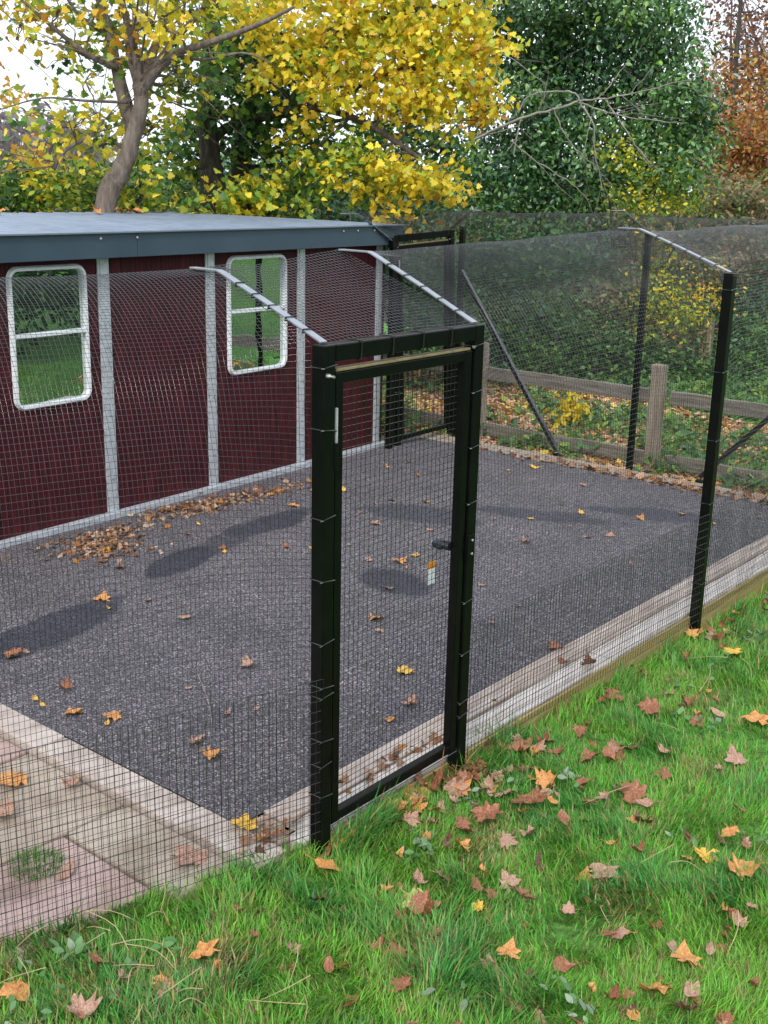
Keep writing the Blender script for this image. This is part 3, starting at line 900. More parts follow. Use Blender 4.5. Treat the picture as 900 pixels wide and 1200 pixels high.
MB().tube([(0, 0, -.1), (.01, 0, .4), (0, .01, .93)], [.10, .095, .085], 9).build('stake', MT['stake'], st, 0, False)

# ------------------------------------------------------------------ vegetation helpers
MAPLE = [(0, 0), (.12, -.03), (.36, -.09), (.31, .05), (.55, .15), (.60, .27), (.39, .36), (.53, .59), (.37, .56), (.22, .63), (.19, .82), (.05, .92), (0, 1.0)]
def maple_base(fold=.12):
    out = MAPLE + [(-x, y) for x, y in MAPLE[-2:0:-1]]
    v = [(x, y, abs(x)*fold - .10*y*y) for x, y in out] + [(0, .34, -.02)]
    n = len(out); c = n
    return v, [(c, i, (i+1) % n) for i in range(n)]
OVAL_V = [(0, 0, 0), (.20, .22, .05), (.27, .5, .03), (.17, .8, -.02), (0, 1.05, -.10), (-.17, .8, -.02), (-.27, .5, .03), (-.20, .22, .05), (0, .5, -.03)]
OVAL_F = [(8, 0, 1, 2), (8, 2, 3, 4), (8, 4, 5, 6), (8, 6, 7, 0)]
def orient(n, rg, up=0.5, droop=.4, view=0.0):
    """random leaf frames: columns (x side, y length, z normal)"""
    N = rg.normal(size=(n, 3)); N[:, 2] = np.abs(N[:, 2])*.6+up
    N /= np.linalg.norm(N, axis=1, keepdims=True)
    A = rg.normal(size=(n, 3)); A[:, 2] = A[:, 2]*.5-droop
    A -= (A*N).sum(1, keepdims=True)*N
    A /= np.linalg.norm(A, axis=1, keepdims=True)+1e-9
    X = np.cross(A, N)
    return np.stack([X, A, N], -1)

def leaf_cloud(name, clumps, shape, size, material, parent, seed, per_twig=12, spread=.2, up=.5, droop=.5, shell=.45):
    """clumps: (centre, (rx,ry,rz), n leaves, palette[(rgb, weight)])"""
    rg = np.random.default_rng(seed)
    locs = []; cols = []; twigs = []
    for (c, r, n, pal) in clumps:
        m = max(1, n//per_twig)
        d = rg.normal(size=(m, 3)); d /= np.linalg.norm(d, axis=1, keepdims=True)
        t = d*(rg.random(m)**shell)[:, None]*np.array(r)[None]*(1+.28*rg.normal(size=(m, 1)))+np.array(c)[None]
        twigs.append(t)
        w = np.array([p[1] for p in pal], float); w /= w.sum()
        ci = rg.choice(len(pal), m, p=w)
        PC = np.array([p[0] for p in pal])
        k = rg.integers(max(2, per_twig//2), per_twig+per_twig//2+1, m)
        tt = np.repeat(t, k, 0); cc = PC[np.repeat(ci, k)]
        mixc = PC[rg.choice(len(pal), len(tt), p=w)]
        cc = np.where(rg.random((len(tt), 1)) < .25, mixc, cc)*rg.uniform(.72, 1.25, (len(tt), 1))
        off = rg.normal(size=(len(tt), 3))*np.array([spread, spread, spread*.55])
        locs.append(tt+off); cols.append(cc)
    L = np.concatenate(locs); Cc = np.concatenate(cols)
    R = orient(len(L), rg, up, droop)*(size*rg.uniform(.6, 1.25, len(L)))[:, None, None]
    bv, bf = shape
    me = inst_mesh(name, bv, bf, R, L, Cc)
    return link_mesh(name, me, material, parent), np.concatenate(twigs)

def limb_path(a, b, sag=.0, n=6, jit=.06, rg=random):
    a = np.array(a, float); b = np.array(b, float); d = np.linalg.norm(b-a)
    pts = []
    for i in range(n+1):
        t = i/n
        p = a+(b-a)*t
        p = p + np.array([rg.uniform(-1, 1), rg.uniform(-1, 1), rg.uniform(-1, 1)])*jit*d*math.sin(math.pi*t)
        p[2] += sag*d*math.sin(math.pi*t)
        pts.append(p)
    return pts

def spline(pts, n=5):
    P = [np.array(p, float) for p in pts]; out = []
    for i in range(len(P)-1):
        p0 = P[max(i-1, 0)]; p1 = P[i]; p2 = P[i+1]; p3 = P[min(i+2, len(P)-1)]
        for k in range(n):
            t = k/n
            out.append(.5*((2*p1)+(-p0+p2)*t+(2*p0-5*p1+4*p2-p3)*t*t+(-p0+3*p1-3*p2+p3)*t**3))
    out.append(P[-1])
    return out

def grow(mb, p, d, length, r, depth, rg, spread=.6, up=.1, kids=(2, 4), sides=5, taper=.55):
    """a branching bare limb"""
    n = 4; pts = [np.array(p, float)]; dd = np.array(d, float); dd /= np.linalg.norm(dd)
    for i in range(n):
        dd = dd + np.array([rg.gauss(0, .13), rg.gauss(0, .13), rg.gauss(0, .13)+up*.12]); dd /= np.linalg.norm(dd)
        pts.append(pts[-1]+dd*length/n)
    rad = [r*(1-(1-taper)*i/n) for i in range(n+1)]
    mb.tube(pts, rad, sides, False)
    if depth <= 0: return
    for k in range(rg.randint(*kids)):
        i = rg.randint(1, n)
        nd_ = dd + np.array([rg.gauss(0, spread), rg.gauss(0, spread), rg.gauss(0, spread)+up])
        grow(mb, pts[i], nd_, length*rg.uniform(.5, .8), rad[i]*.6, depth-1, rg, spread, up, kids, max(3, sides-1), taper)

def clump(px, py, d, rpx, n, pal, sy=.8, depth=None):
    """foliage clump seen around photo pixel px,py at distance d metres, radius in photo pixels"""
    r = rpx*d/F
    return (at(px, py, d), (r, (depth or r), r*sy), n, pal)

# palettes (leaf albedos)
YEL = (.82, .66, .05); GOLD = (.76, .50, .04); ORA = (.58, .26, .04); YG = (.48, .54, .06); LG = (.20, .36, .05); MG = (.09, .21, .05); DG = (.042, .11, .042); TEAL = (.065, .16, .10)
P_GOLD = [(YEL, 6), (GOLD, 1.6), (YG, 2.2), (LG, .5), (ORA, .15)]
P_YG = [(YEL, 3), (YG, 3), (LG, 2), (MG, 1.5)]
P_G = [(MG, 4), (LG, 2.5), (DG, 2), (YG, .8)]
P_MG = [((.055, .15, .055), 4), ((.08, .20, .06), 3), (LG, 2), (YG, .7)]
P_OR = [(GOLD, 3), (ORA, 1.6), (YEL, 3), (YG, 1)]
P_EV = [(DG, 4), (MG, 3), ((.11, .24, .10), 2.5), (TEAL, 3)]
P_EVL = [((.15, .29, .10), 4), (MG, 4), (DG, 2), (LG, 1)]
P_RUST = [((.50, .20, .05), 4), ((.58, .32, .09), 3), ((.34, .15, .08), 3), ((.36, .33, .10), 1.5)]
P_BUD = [((.27, .15, .12), 3), ((.36, .20, .14), 2), ((.20, .12, .10), 2)]
P_SCRUB = [((.28, .24, .13), 3), ((.20, .25, .09), 3), ((.36, .24, .13), 2.5), ((.10, .16, .06), 2)]
MB_SHAPE = maple_base()
OV = (OVAL_V, OVAL_F)

def tree(name, label, cat, group, base, trunks, clumps, shape, size, lmat, bmat, seed, limbs=True, twig_n=60, spread=.2, per_twig=12, up=.5, droop=.5, bare=0, limb_r=.028):
    root = empty(name, tuple(base))
    tag(root, label, cat, group)
    inv = -np.array(base)
    rl = random.Random(seed)
    mb = MB(); skel = []
    for pts, rad in trunks:
        P_ = spline(pts, 5)
        rr = np.interp(np.linspace(0, 1, len(P_)), np.linspace(0, 1, len(rad)), rad)
        P_ = [p + np.array([rl.uniform(-1, 1), rl.uniform(-1, 1), 0])*rr[i]*.12 for i, p in enumerate(P_)]
        mb.tube([p+inv for p in P_], list(rr), 10)
        skel += [(p, rr[i]) for i, p in enumerate(P_)]
    cl, tw = leaf_cloud('crown', [(c+inv, r, n, pal) for (c, r, n, pal) in clumps], shape, size, lmat, root, seed, per_twig, spread, up, droop)
    SK = np.array([s[0] for s in skel])
    if limbs:
        for (c, r, n, pal) in clumps:
            dd = np.linalg.norm(SK-c[None], axis=1) + 1.2*np.clip(SK[:, 2]-c[2], 0, None)
            j = int(np.argmin(dd))
            lp_ = limb_path(SK[j], c, .06, 6, .07, rl)
            r0 = min(skel[j][1]*.5, limb_r)
            mb.tube([p+inv for p in lp_], [r0*(1-.7*i/6) for i in range(7)], 6, False)
        cen = np.array([c for (c, r, n, pal) in clumps])
        for k in range(twig_n):
            t = tw[rl.randrange(len(tw))]-inv
            j = int(np.argmin(np.linalg.norm(cen-t[None], axis=1)))
            lp_ = limb_path(cen[j], t, .05, 4, .10, rl)
            mb.tube([p+inv for p in lp_], [.009, .007, .006, .005, .003], 4, False)
    for k in range(bare):
        j = rl.randrange(len(skel)//3, len(skel)-1)
        dv = np.array([rl.gauss(0, 1), rl.gauss(0, 1), rl.gauss(.35, .5)])
        grow(mb, skel[j][0]+inv, dv, rl.uniform(.8, 1.8), min(.014, skel[j][1]*.4), 2, rl, .55, .1, (2, 3), 4)
    mb.build('trunk', bmat, root, 0, True)
    return root

def gp(px, d):
    p = at(px, 260, d)
    return np.array([p[0], p[1], float(ground_h(p[0], p[1]))-.05])

# ------------------------------------------------------------------ trees behind the shed
d = 12.6
t1 = [([gp(108, d), at(123, 252, d), at(140, 205, d), at(157, 160, d), at(165, 118, d), at(163, 98, d)], [.145, .118, .10, .085, .075, .07]),
      ([at(158, 158, d+.1), at(148, 125, d+.1), at(137, 80, d+.15), at(128, 42, d+.2), at(112, -20, d+.2)], [.085, .075, .06, .05, .035]),
      ([at(163, 112, d), at(178, 90, d-.1), at(205, 64, d-.3), at(245, 50, d-.5), at(300, 30, d-.8), at(345, 8, d-1)], [.06, .048, .04, .032, .024, .012]),
      ([at(163, 100, d), at(158, 60, d), at(145, 10, d-.1), at(135, -40, d-.1)], [.05, .042, .035, .025]),
      ([at(165, 95, d), at(180, 60, d+.2), at(200, 20, d+.4), at(215, -40, d+.5)], [.06, .05, .042, .03]),
      ([at(137, 80, d+.1), at(100, 62, d), at(60, 30, d), at(20, -5, d)], [.035, .026, .02, .012]),
      ([at(163, 105, d), at(150, 60, d+.2), at(158, 20, d+.3), at(150, -30, d+.3)], [.035, .03, .024, .018]),
      ([at(170, 98, d), at(198, 55, d), at(228, 22, d), at(262, -20, d)], [.04, .034, .028, .02]),
      ([at(205, 64, d-.3), at(240, 70, d-.3), at(285, 62, d-.4), at(320, 75, d-.5)], [.022, .016, .011, .005]),
      ([at(62, 198, d-.1), at(78, 175, d-.1), at(108, 158, d), at(122, 140, d)], [.022, .02, .017, .012]),
      ([at(128, 42, d+.2), at(95, 20, d+.1), at(70, -15, d)], [.025, .018, .012]),
      ([at(150, 120, d), at(100, 118, d-.3), at(50, 115, d-.5), at(-5, 130, d-.6)], [.018, .013, .009, .005])]
c1 = [clump(25, 25, d, 42, 70, P_OR), clump(70, 10, d, 50, 120, P_OR), clump(45, 100, d-.4, 45, 34, P_OR), clump(100, 95, d-.2, 35, 60, P_YG), clump(10, 105, d-.5, 22, 20, P_OR),
      clump(120, 35, d+.4, 50, 200, P_YG), clump(180, 25, d-.3, 40, 110, P_OR), clump(215, 15, d+.3, 45, 260, P_YG), clump(90, 60, d+.4, 48, 130, P_G), clump(150, -20, d, 60, 300, P_YG),
      clump(240, -15, d, 50, 260, P_YG), clump(30, -20, d, 55, 160, P_YG), clump(205, 40, d-.6, 26, 60, P_GOLD), clump(240, 95, d+.6, 38, 180, P_G), clump(210, 100, d+.5, 32, 110, P_YG),
      clump(85, 150, d+.3, 50, 190, P_YG), clump(120, 170, d+.6, 42, 170, P_YG), clump(62, 170, d-.2, 26, 50, P_OR), clump(180, 150, d+.8, 35, 130, P_YG)]
tree('maple_tree', 'slender leaning maple with pale forked trunk rising behind the shed roof', 'tree', 'trees behind the yard', gp(108, d), t1, c1, MB_SHAPE, .076, MT['leaf'], MT['bark'], 21, True, 260, .16, 9, bare=26)

d = 14.2
t2 = [([gp(250, d), at(250, 235, d), at(246, 190, d), at(243, 140, d), at(244, 90, d), at(250, 20, d), at(258, -60, d)], [.19, .15, .125, .115, .10, .085, .06]),
      ([gp(300, d+.4), at(285, 220, d+.4), at(282, 170, d+.4), at(297, 110, d+.5), at(312, 40, d+.6), at(325, -40, d+.6)], [.15, .13, .115, .10, .085, .06]),
      ([at(246, 170, d), at(265, 150, d), at(300, 140, d-.2), at(340, 130, d-.5), at(380, 128, d-.8), at(430, 145, d-1.2), at(472, 172, d-1.4), at(490, 185, d-1.5)], [.06, .055, .05, .045, .04, .035, .03, .02]),
      ([at(297, 110, d+.5), at(340, 70, d), at(400, 40, d-.5), at(470, 15, d-1), at(540, 5, d-1.2)], [.06, .05, .04, .03, .02]),
      ([at(385, 128, d-.8), at(430, 95, d-1), at(490, 80, d-1.2), at(550, 90, d-1.4)], [.035, .03, .022, .012])]
c2 = []
for (x, y, r, n, pal, dd) in [
    (300, 25, 50, 260, P_GOLD, -.8), (345, 55, 45, 260, P_GOLD, -.9), (400, 30, 50, 320, P_GOLD, -.9), (455, 20, 50, 340, P_GOLD, -1), (510, 35, 46, 320, P_GOLD, -1.1), (548, 20, 34, 190, P_GOLD, -1.1),
    (420, 75, 45, 280, P_GOLD, -1.1), (480, 80, 48, 320, P_GOLD, -1.2), (535, 85, 38, 240, P_GOLD, -1.3), (562, 115, 26, 130, P_GOLD, -1.3), (505, 118, 36, 180, P_GOLD, -1.3), (455, 118, 34, 170, P_GOLD, -1.2),
    (350, 80, 34, 120, P_GOLD, -1), (385, 110, 34, 130, P_GOLD, -1.2), (310, 95, 26, 70, P_GOLD, -1.1), (565, 60, 24, 110, P_GOLD, -1.2), (566, 135, 18, 60, P_OR, -1.3),
    (330, 60, 55, 340, P_MG, .1), (270, 60, 48, 300, P_MG, .0), (290, 130, 44, 320, P_MG, -.2), (340, 120, 46, 320, P_MG, .0), (390, 80, 50, 240, P_YG, .4), (262, 100, 40, 280, P_MG, -.1),
    (440, 50, 55, 240, P_YG, .4), (500, 60, 50, 200, P_YG, .2),
    (365, 170, 34, 120, P_MG, -.4), (300, 165, 36, 200, P_MG, .1), (345, 150, 28, 100, P_GOLD, -.7), (225, 150, 34, 190, P_MG, .3),
    (420, 185, 32, 190, P_YG, -1.3), (455, 200, 34, 230, P_GOLD, -1.4), (490, 208, 30, 190, P_GOLD, -1.5), (518, 226, 18, 80, P_GOLD, -1.5), (400, 215, 34, 170, P_YG, -1.2), (360, 195, 30, 130, P_YG, -1),
    (440, 228, 22, 70, P_YG, -1.3), (463, 248, 13, 40, P_GOLD, -1.6), (350, 225, 30, 130, P_MG, -.6), (310, 215, 28, 90, P_YG, -1), (285, 238, 28, 130, P_YG, -1.1), (320, 245, 22, 90, P_G, -1), (230, 200, 36, 190, P_G, .5), (330, 205, 34, 190, P_G, .4), (395, 185, 34, 170, P_G, .4), (420, 150, 30, 90, P_G, .5), (475, 130, 30, 120, P_G, .3), (440, 152, 30, 170, P_MG, 1.4), (490, 160, 30, 190, P_MG, 1.4), (530, 172, 28, 170, P_MG, 1.2), (470, 178, 26, 120, P_MG, 1.2), (175, 185, 30, 150, P_MG, 1.6), (208, 168, 28, 130, P_MG, 1.6), (150, 205, 26, 120, P_MG, 1.8), (300, 60, 50, 240, P_G, .6), (400, 60, 50, 200, P_G, .7), (520, 150, 26, 60, P_YG, .2),
    (320, -25, 60, 320, P_YG, -.3), (400, -30, 60, 340, P_GOLD, -.6), (480, -30, 55, 300, P_GOLD, -.9), (540, -25, 45, 200, P_GOLD, -1)]:
    c2.append(clump(x, y, d+dd, r, int(n*1.5), pal))
tree('maple_tree', 'broad golden yellow maple crown spreading above the shed end', 'tree', 'trees behind the yard', gp(250, d), t2, c2, MB_SHAPE, .074, MT['leaf'], MT['bark_dark'], 22, True, 260, .13, 12)

# yellow-green saplings right behind the shed
for i, (x, y, r, n, dd, lab) in enumerate([(163, 224, 21, 150, 12.9, 'bushy yellow-green maple sapling right of the leaning trunk'), (226, 243, 15, 90, 12.9, 'low yellow-green sapling just above the shed roof, near the dark trunk'),
        (292, 230, 33, 330, 13.0, 'bright yellow sapling leaves above the shed roof between two dark trunks')]):
    b = gp(x, dd)
    tree('maple_sapling', lab, 'sapling', 'saplings behind the shed', b, [([b, at(x-3, 262, dd), at(x+2, y+10, dd), at(x, y-18, dd)], [.03, .025, .018, .01])],
         [clump(x, y, dd, r, n, P_YG), clump(x-12, y+22, dd+.2, r*.8, n//3, P_YG)], MB_SHAPE, .078, MT['leaf'], MT['bark_dark'], 40+i, True, 20, .13, 8)
# hedge left, below the maple
def shrub(name, label, cat, group, cl, shape, size, lmat, seed, bark='bark_dark', spread=.16, per_twig=12, stems=8, up=.5, droop=.3):
    cs = np.array([c[0] for c in cl])
    b = cs.mean(0); b[2] = float(ground_h(b[0], b[1]))-.05
    root = empty(name, tuple(b)); tag(root, label, cat, group)
    o, tw = leaf_cloud('foliage', [(c-b, r, int(n*1.5), p) for (c, r, n, p) in cl], shape, size*.8, lmat, root, seed, per_twig, spread, up, droop)
    rl = random.Random(seed); mb = MB()
    for k in range(stems):
        t = tw[rl.randrange(len(tw))]
        s = np.array([t[0]*.5+rl.uniform(-.3, .3), t[1]*.5+rl.uniform(-.3, .3), 0])
        mb.tube(limb_path(s, t, .05, 6, .06, rl), [.022, .019, .016, .013, .010, .008, .005], 5, False)
    mb.build('stems', MT[bark], root, 0, True)
    return root
shrub('hedge_shrub', 'green and yellow hedge bush at the left edge behind the roof', 'bush', 'bushes beyond the yard',
      [clump(20, 228, 13.5, 34, 420, P_G), clump(65, 225, 13.4, 32, 360, P_YG), clump(35, 205, 13.8, 30, 160, P_OR), clump(-40, 225, 13.5, 50, 500, P_G), clump(20, 260, 13.5, 60, 700, P_G)], OV, .10, MT['leaf'], 51)
shrub('hedge_shrub', 'dark green bush with orange tints around the leaning trunk foot', 'bush', 'bushes beyond the yard',
      [clump(105, 225, 14.2, 34, 420, P_G), clump(150, 235, 14.5, 34, 380, P_EVL), clump(95, 205, 14.3, 28, 120, P_YG), clump(200, 225, 15.5, 42, 420, P_G), clump(140, 262, 14.2, 60, 600, P_G)], OV, .10, MT['leaf'], 52)
shrub('laurel_bush', 'shadowy evergreen bush in the gap between the dark trunks', 'bush', 'bushes beyond the yard',
      [clump(250, 215, 17, 40, 480, P_EV), clump(310, 205, 17.5, 46, 560, P_EV), clump(370, 215, 17.5, 46, 620, P_EV), clump(430, 225, 17.5, 46, 640, P_EV), clump(490, 225, 17.5, 44, 560, P_EV), clump(300, 250, 17, 70, 700, P_EV), clump(430, 262, 17, 70, 800, P_EV)], OV, .12, MT['leaf_dark'], 53)

# ------------------------------------------------------------------ the big evergreen and what stands right of it
d = 19.0
t3 = [([gp(640, d+.8), at(636, 260, d+.8), at(640, 150, d+.8), at(650, 40, d+.8), at(660, -80, d+.8)], [.22, .2, .16, .12, .08]),
      ([at(640, 150, d+.6), at(700, 110, d+.3), at(760, 100, d), at(820, 110, d-.2)], [.06, .05, .04, .02])]
c3 = []
_r3 = random.Random(5)
for (x, y, r, n) in [(600, 20, 44, 900), (655, 10, 48, 1000), (710, 15, 48, 1000), (758, 10, 38, 720), (620, 65, 46, 950), (675, 60, 48, 1050), (730, 60, 48, 1050), (778, 60, 36, 700), (792, 22, 20, 180),
    (600, 110, 40, 500), (650, 110, 44, 650), (705, 110, 46, 900), (760, 110, 46, 950), (800, 105, 32, 520), (822, 128, 20, 260), (640, 160, 44, 550), (695, 160, 46, 750), (750, 160, 46, 950), (790, 155, 40, 800), (818, 165, 22, 300),
    (600, 180, 40, 650), (650, 205, 46, 850), (705, 205, 44, 700), (770, 200, 42, 780), (795, 200, 28, 360), (575, 210, 38, 700), (620, 235, 46, 950), (680, 240, 46, 800), (560, 160, 34, 300), (570, 80, 36, 380), (565, 20, 34, 380),
    (660, -40, 60, 1100), (730, -35, 50, 800), (590, -40, 50, 600), (785, -15, 20, 120), (570, 250, 40, 600), (640, 90, 40, 700), (645, 140, 36, 700), (635, 185, 40, 700), (535, 195, 30, 350), (520, 240, 34, 420), (555, 120, 30, 260)]:
    c3.append(clump(x, y, d+_r3.uniform(-.9, .9), r, int(n*1.6), P_EV if _r3.random() < .45 else P_EVL, .85))
tree('evergreen_tree', 'huge dark evergreen tree with drooping glossy leaves, right of the golden maple', 'tree', 'trees behind the yard', gp(640, d), t3, c3, OV, .088, MT['leaf_dark'], MT['bark_dark'], 23, True, 120, .20, 14, .35, .9, limb_r=.05)
# the bare pale branch reaching across the evergreen
def dead_branch():
    d = 16.2
    b = at(545, 170, d+.4)
    root = empty('dead_branch', tuple(b)); tag(root, 'bare pale dead branch sprawling in front of the dark evergreen', 'branch')
    mb = MB(); rl = random.Random(3)
    def br(pts, r0, r1, sub=3):
        P_ = spline(pts, 5)
        P_ = [p+np.array([rl.uniform(-1, 1), rl.uniform(-1, 1), rl.uniform(-1, 1)])*.012 for p in P_]
        rr = np.linspace(r0, r1, len(P_))
        mb.tube([p-b for p in P_], list(rr), 6, False)
        for k in range(sub):
            i = rl.randrange(3, len(P_)-1)
            dr = P_[i]-P_[i-2]
            grow(mb, P_[i]-b, dr/np.linalg.norm(dr)+np.array([rl.gauss(0, .5), rl.gauss(0, .5), rl.gauss(0, .5)]), rl.uniform(.35, .8), rr[i]*.5, 1, rl, .6, -.1, (1, 3), 4)
    br([at(545, 170, d+.4), at(575, 155, d+.2), at(620, 136, d), at(665, 124, d), at(680, 118, d)], .020, .015, 4)
    br([at(680, 118, d), at(720, 114, d-.1), at(770, 103, d-.2), at(826, 88, d-.3)], .014, .004, 6)
    br([at(680, 120, d), at(695, 145, d-.1), at(698, 180, d-.1), at(706, 222, d-.2)], .012, .004, 4)
    br([at(680, 118, d), at(670, 108, d), at(640, 108, d+.1), at(618, 114, d+.1), at(600, 140, d+.1)], .014, .005, 3)
    br([at(683, 121, d), at(720, 134, d-.1), at(765, 141, d-.1), at(805, 145, d-.2)], .012, .004, 4)
    br([at(708, 115, d), at(725, 140, d-.1), at(745, 170, d-.2), at(765, 195, d-.3)], .012, .004, 3)
    br([at(700, 116, d), at(715, 100, d), at(732, 76, d)], .010, .004, 2)
    br([at(650, 130, d), at(660, 155, d), at(680, 180, d), at(700, 195, d)], .010, .004, 3)
    br([at(556, 40, d), at(600, 70, d), at(640, 100, d)], .010, .004, 2)
    br([at(600, 165, d), at(630, 190, d), at(670, 215, d), at(690, 235, d)], .011, .004, 3)
    mb.build('branches', MT['twig_pale'], root, 0, True)
dead_branch()

def scrub(name, label, group, cl, seed, size=.11, lm='leaf', shape=OV, stems=14, bark='bark_dark', per=12, spread=.18):
    return shrub(name, label, 'bush', group, cl, shape, size, MT[lm], seed, bark, spread, per, stems)
d = 25
b = gp(860, d)
t4 = [([b, at(862, 250, d), at(858, 160, d), at(862, 80, d), at(870, -20, d)], [.16, .13, .09, .05, .03])]
c4 = [clump(835, 150, d, 34, 420, P_RUST), clump(870, 130, d, 34, 420, P_RUST), clump(900, 150, d, 38, 480, P_RUST), clump(850, 185, d, 36, 460, P_RUST), clump(890, 190, d, 38, 480, P_RUST), clump(930, 160, d, 50, 500, P_RUST), clump(845, 110, d+.4, 26, 160, P_RUST), clump(890, 105, d+.5, 30, 200, P_RUST), clump(925, 210, d, 50, 600, P_RUST), clump(850, 90, d+.5, 26, 120, P_RUST), clump(885, 75, d+.6, 26, 90, P_RUST), clump(865, 215, d-1, 34, 320, P_RUST), clump(828, 190, d-.6, 26, 260, P_RUST), clump(830, 105, d+.3, 22, 130, P_RUST), clump(850, 150, d-1, 40, 420, P_RUST), clump(885, 165, d-1, 42, 460, P_RUST), clump(870, 60, d+.8, 40, 110, P_RUST), clump(905, 80, d+.8, 36, 120, P_RUST), clump(850, 25, d+1, 28, 120, P_BUD), clump(880, 45, d+1, 30, 150, P_BUD), clump(905, 15, d+1, 34, 150, P_BUD), clump(836, 62, d+1, 20, 90, P_BUD), clump(870, -10, d+1, 34, 130, P_BUD)]
tree('rusty_tree', 'rust and orange leaved tree at the right edge', 'tree', 'trees behind the yard', b, t4, [(c_, r_, int(n_*1.6), p_) for (c_, r_, n_, p_) in c4], OV, .105, MT['leaf'], MT['bark_dark'], 24, True, 120, .24, 12)
def bare_tree(label, px, d, topy, seed, material, r=.16, leafcol=None, n=4, spread=.55):
    b = gp(px, d); root = empty('bare_tree', tuple(b)); tag(root, label, 'tree', 'trees behind the yard')
    rl = random.Random(seed); mb = MB()
    h = at(px, topy, d)[2]-b[2]
    pts = [np.array([0, 0, 0]), np.array([.1, .05, h*.2]), np.array([-.05, .1, h*.42])]
    mb.tube(spline(pts, 4), list(np.linspace(r, r*.7, 9)), 7, False)
    for k in range(9):
        a = rl.uniform(0, 6.28)
        z0 = h*rl.uniform(.2, .42)
        grow(mb, (pts[1] if z0 < h*.3 else pts[2])*1.0, (math.cos(a)*.7, math.sin(a)*.7, 1.0), h*.36, r*.42, n, rl, spread, .22, (3, 4), 5, .5)
    mb.build('trunk', material, root, 0, True)
    return root
MT['twig_red'] = noise_mat('reddish_twig', [(0.3, (.13, .085, .075)), (0.7, (.23, .155, .13))], 8, 6, 0.9)
bare_tree('tall leafless reddish tree against the white sky, top right corner', 872, 28, -60, 61, MT['twig_red'], .17, None, 5, .62)
bare_tree('second leafless tree half behind the rusty crown', 925, 30, -30, 64, MT['twig_red'], .17, None, 5, .62)
bare_tree('distant leafless grey tree low against the sky, left of the leaning trunk', 45, 34, 108, 62, MT['twig_grey'], .16, None, 5, .6)
bare_tree('smaller leafless grey tree at the far left edge', -5, 36, 118, 63, MT['twig_grey'], .16, None, 5, .6)
bare_tree('grey leafless tree seen faintly between the maple trunks', 95, 37, 122, 65, MT['twig_grey'], .15, None, 5, .6)

# right-hand scrub and brambles beyond the grass strip
scrub('bramble_bush', 'brownish tangled scrub under the rusty tree', 'bushes beyond the yard', [clump(850, 235, 21, 34, 600, P_SCRUB), clump(895, 240, 21, 38, 700, P_SCRUB), clump(870, 275, 20.5, 40, 700, P_SCRUB), clump(920, 290, 20.5, 44, 700, P_SCRUB), clump(830, 215, 22, 22, 260, P_SCRUB)], 71, .11)
scrub('hazel_bush', 'yellow-green hazel-like bush at the foot of the evergreen', 'bushes beyond the yard', [clump(735, 195, 18, 26, 200, P_YG), clump(760, 215, 18, 26, 220, P_YG), clump(740, 240, 17.8, 32, 300, P_YG), clump(795, 235, 18.5, 30, 300, P_YG), clump(720, 170, 18, 16, 70, P_GOLD)], 72, .085)
scrub('yellow_bush', 'bush with yellow leaves behind the netting beside the slim near post', 'bushes beyond the yard', [clump(775, 345, 17.6, 28, 300, P_YG), clump(800, 365, 17.6, 24, 240, P_YG), clump(765, 375, 17.8, 22, 160, P_GOLD), clump(800, 390, 17.8, 30, 300, P_SCRUB), clump(770, 310, 18.3, 26, 190, P_YG), clump(830, 350, 18, 22, 160, P_OR)], 73, .085)
scrub('bramble_bush', 'dark bramble mound behind the far gate', 'bushes beyond the yard', [clump(470, 330, 16.2, 50, 900, P_EV), clump(520, 320, 16.6, 50, 900, P_EV), clump(490, 385, 15.8, 42, 700, P_EV), clump(545, 380, 16.4, 44, 800, P_EVL), clump(450, 290, 16.8, 50, 700, P_EV)], 74, .10)
scrub('bramble_bush', 'dark green thicket behind the long slanting brace', 'bushes beyond the yard', [clump(585, 300, 17, 46, 900, P_EV), clump(635, 300, 17.4, 46, 900, P_EV), clump(600, 360, 16.8, 46, 900, P_EV), clump(650, 365, 17.2, 44, 800, P_EVL), clump(610, 410, 16.6, 36, 600, P_EVL), clump(570, 405, 16.3, 36, 600, P_EV)], 75, .10)
scrub('bramble_bush', 'twiggy thicket between the slanting brace and the middle post', 'bushes beyond the yard', [clump(690, 300, 18, 46, 850, P_EV), clump(735, 300, 18.4, 40, 600, P_SCRUB), clump(700, 355, 17.8, 44, 650, P_SCRUB), clump(680, 405, 17.3, 40, 700, P_EVL), clump(725, 400, 17.6, 36, 560, P_EVL), clump(740, 350, 18.2, 36, 420, P_EV)], 76, .10, stems=60, bark='twig_pale')
scrub('bramble_bush', 'low green brambles around the leaning stake', 'bushes beyond the yard', [clump(775, 425, 17.6, 34, 700, P_EVL), clump(815, 440, 17.8, 30, 500, P_EVL), clump(850, 430, 18.4, 34, 700, P_EVL), clump(850, 385, 19.4, 40, 800, P_EV), clump(890, 410, 19, 44, 900, P_EVL), clump(880, 350, 20, 46, 900, P_EV), clump(935, 400, 19.5, 60, 1000, P_EVL), clump(905, 450, 18.3, 30, 500, P_EVL), clump(840, 325, 20, 40, 700, P_SCRUB), clump(900, 315, 20.4, 44, 800, P_SCRUB)], 77, .10, stems=50, bark='twig_pale')
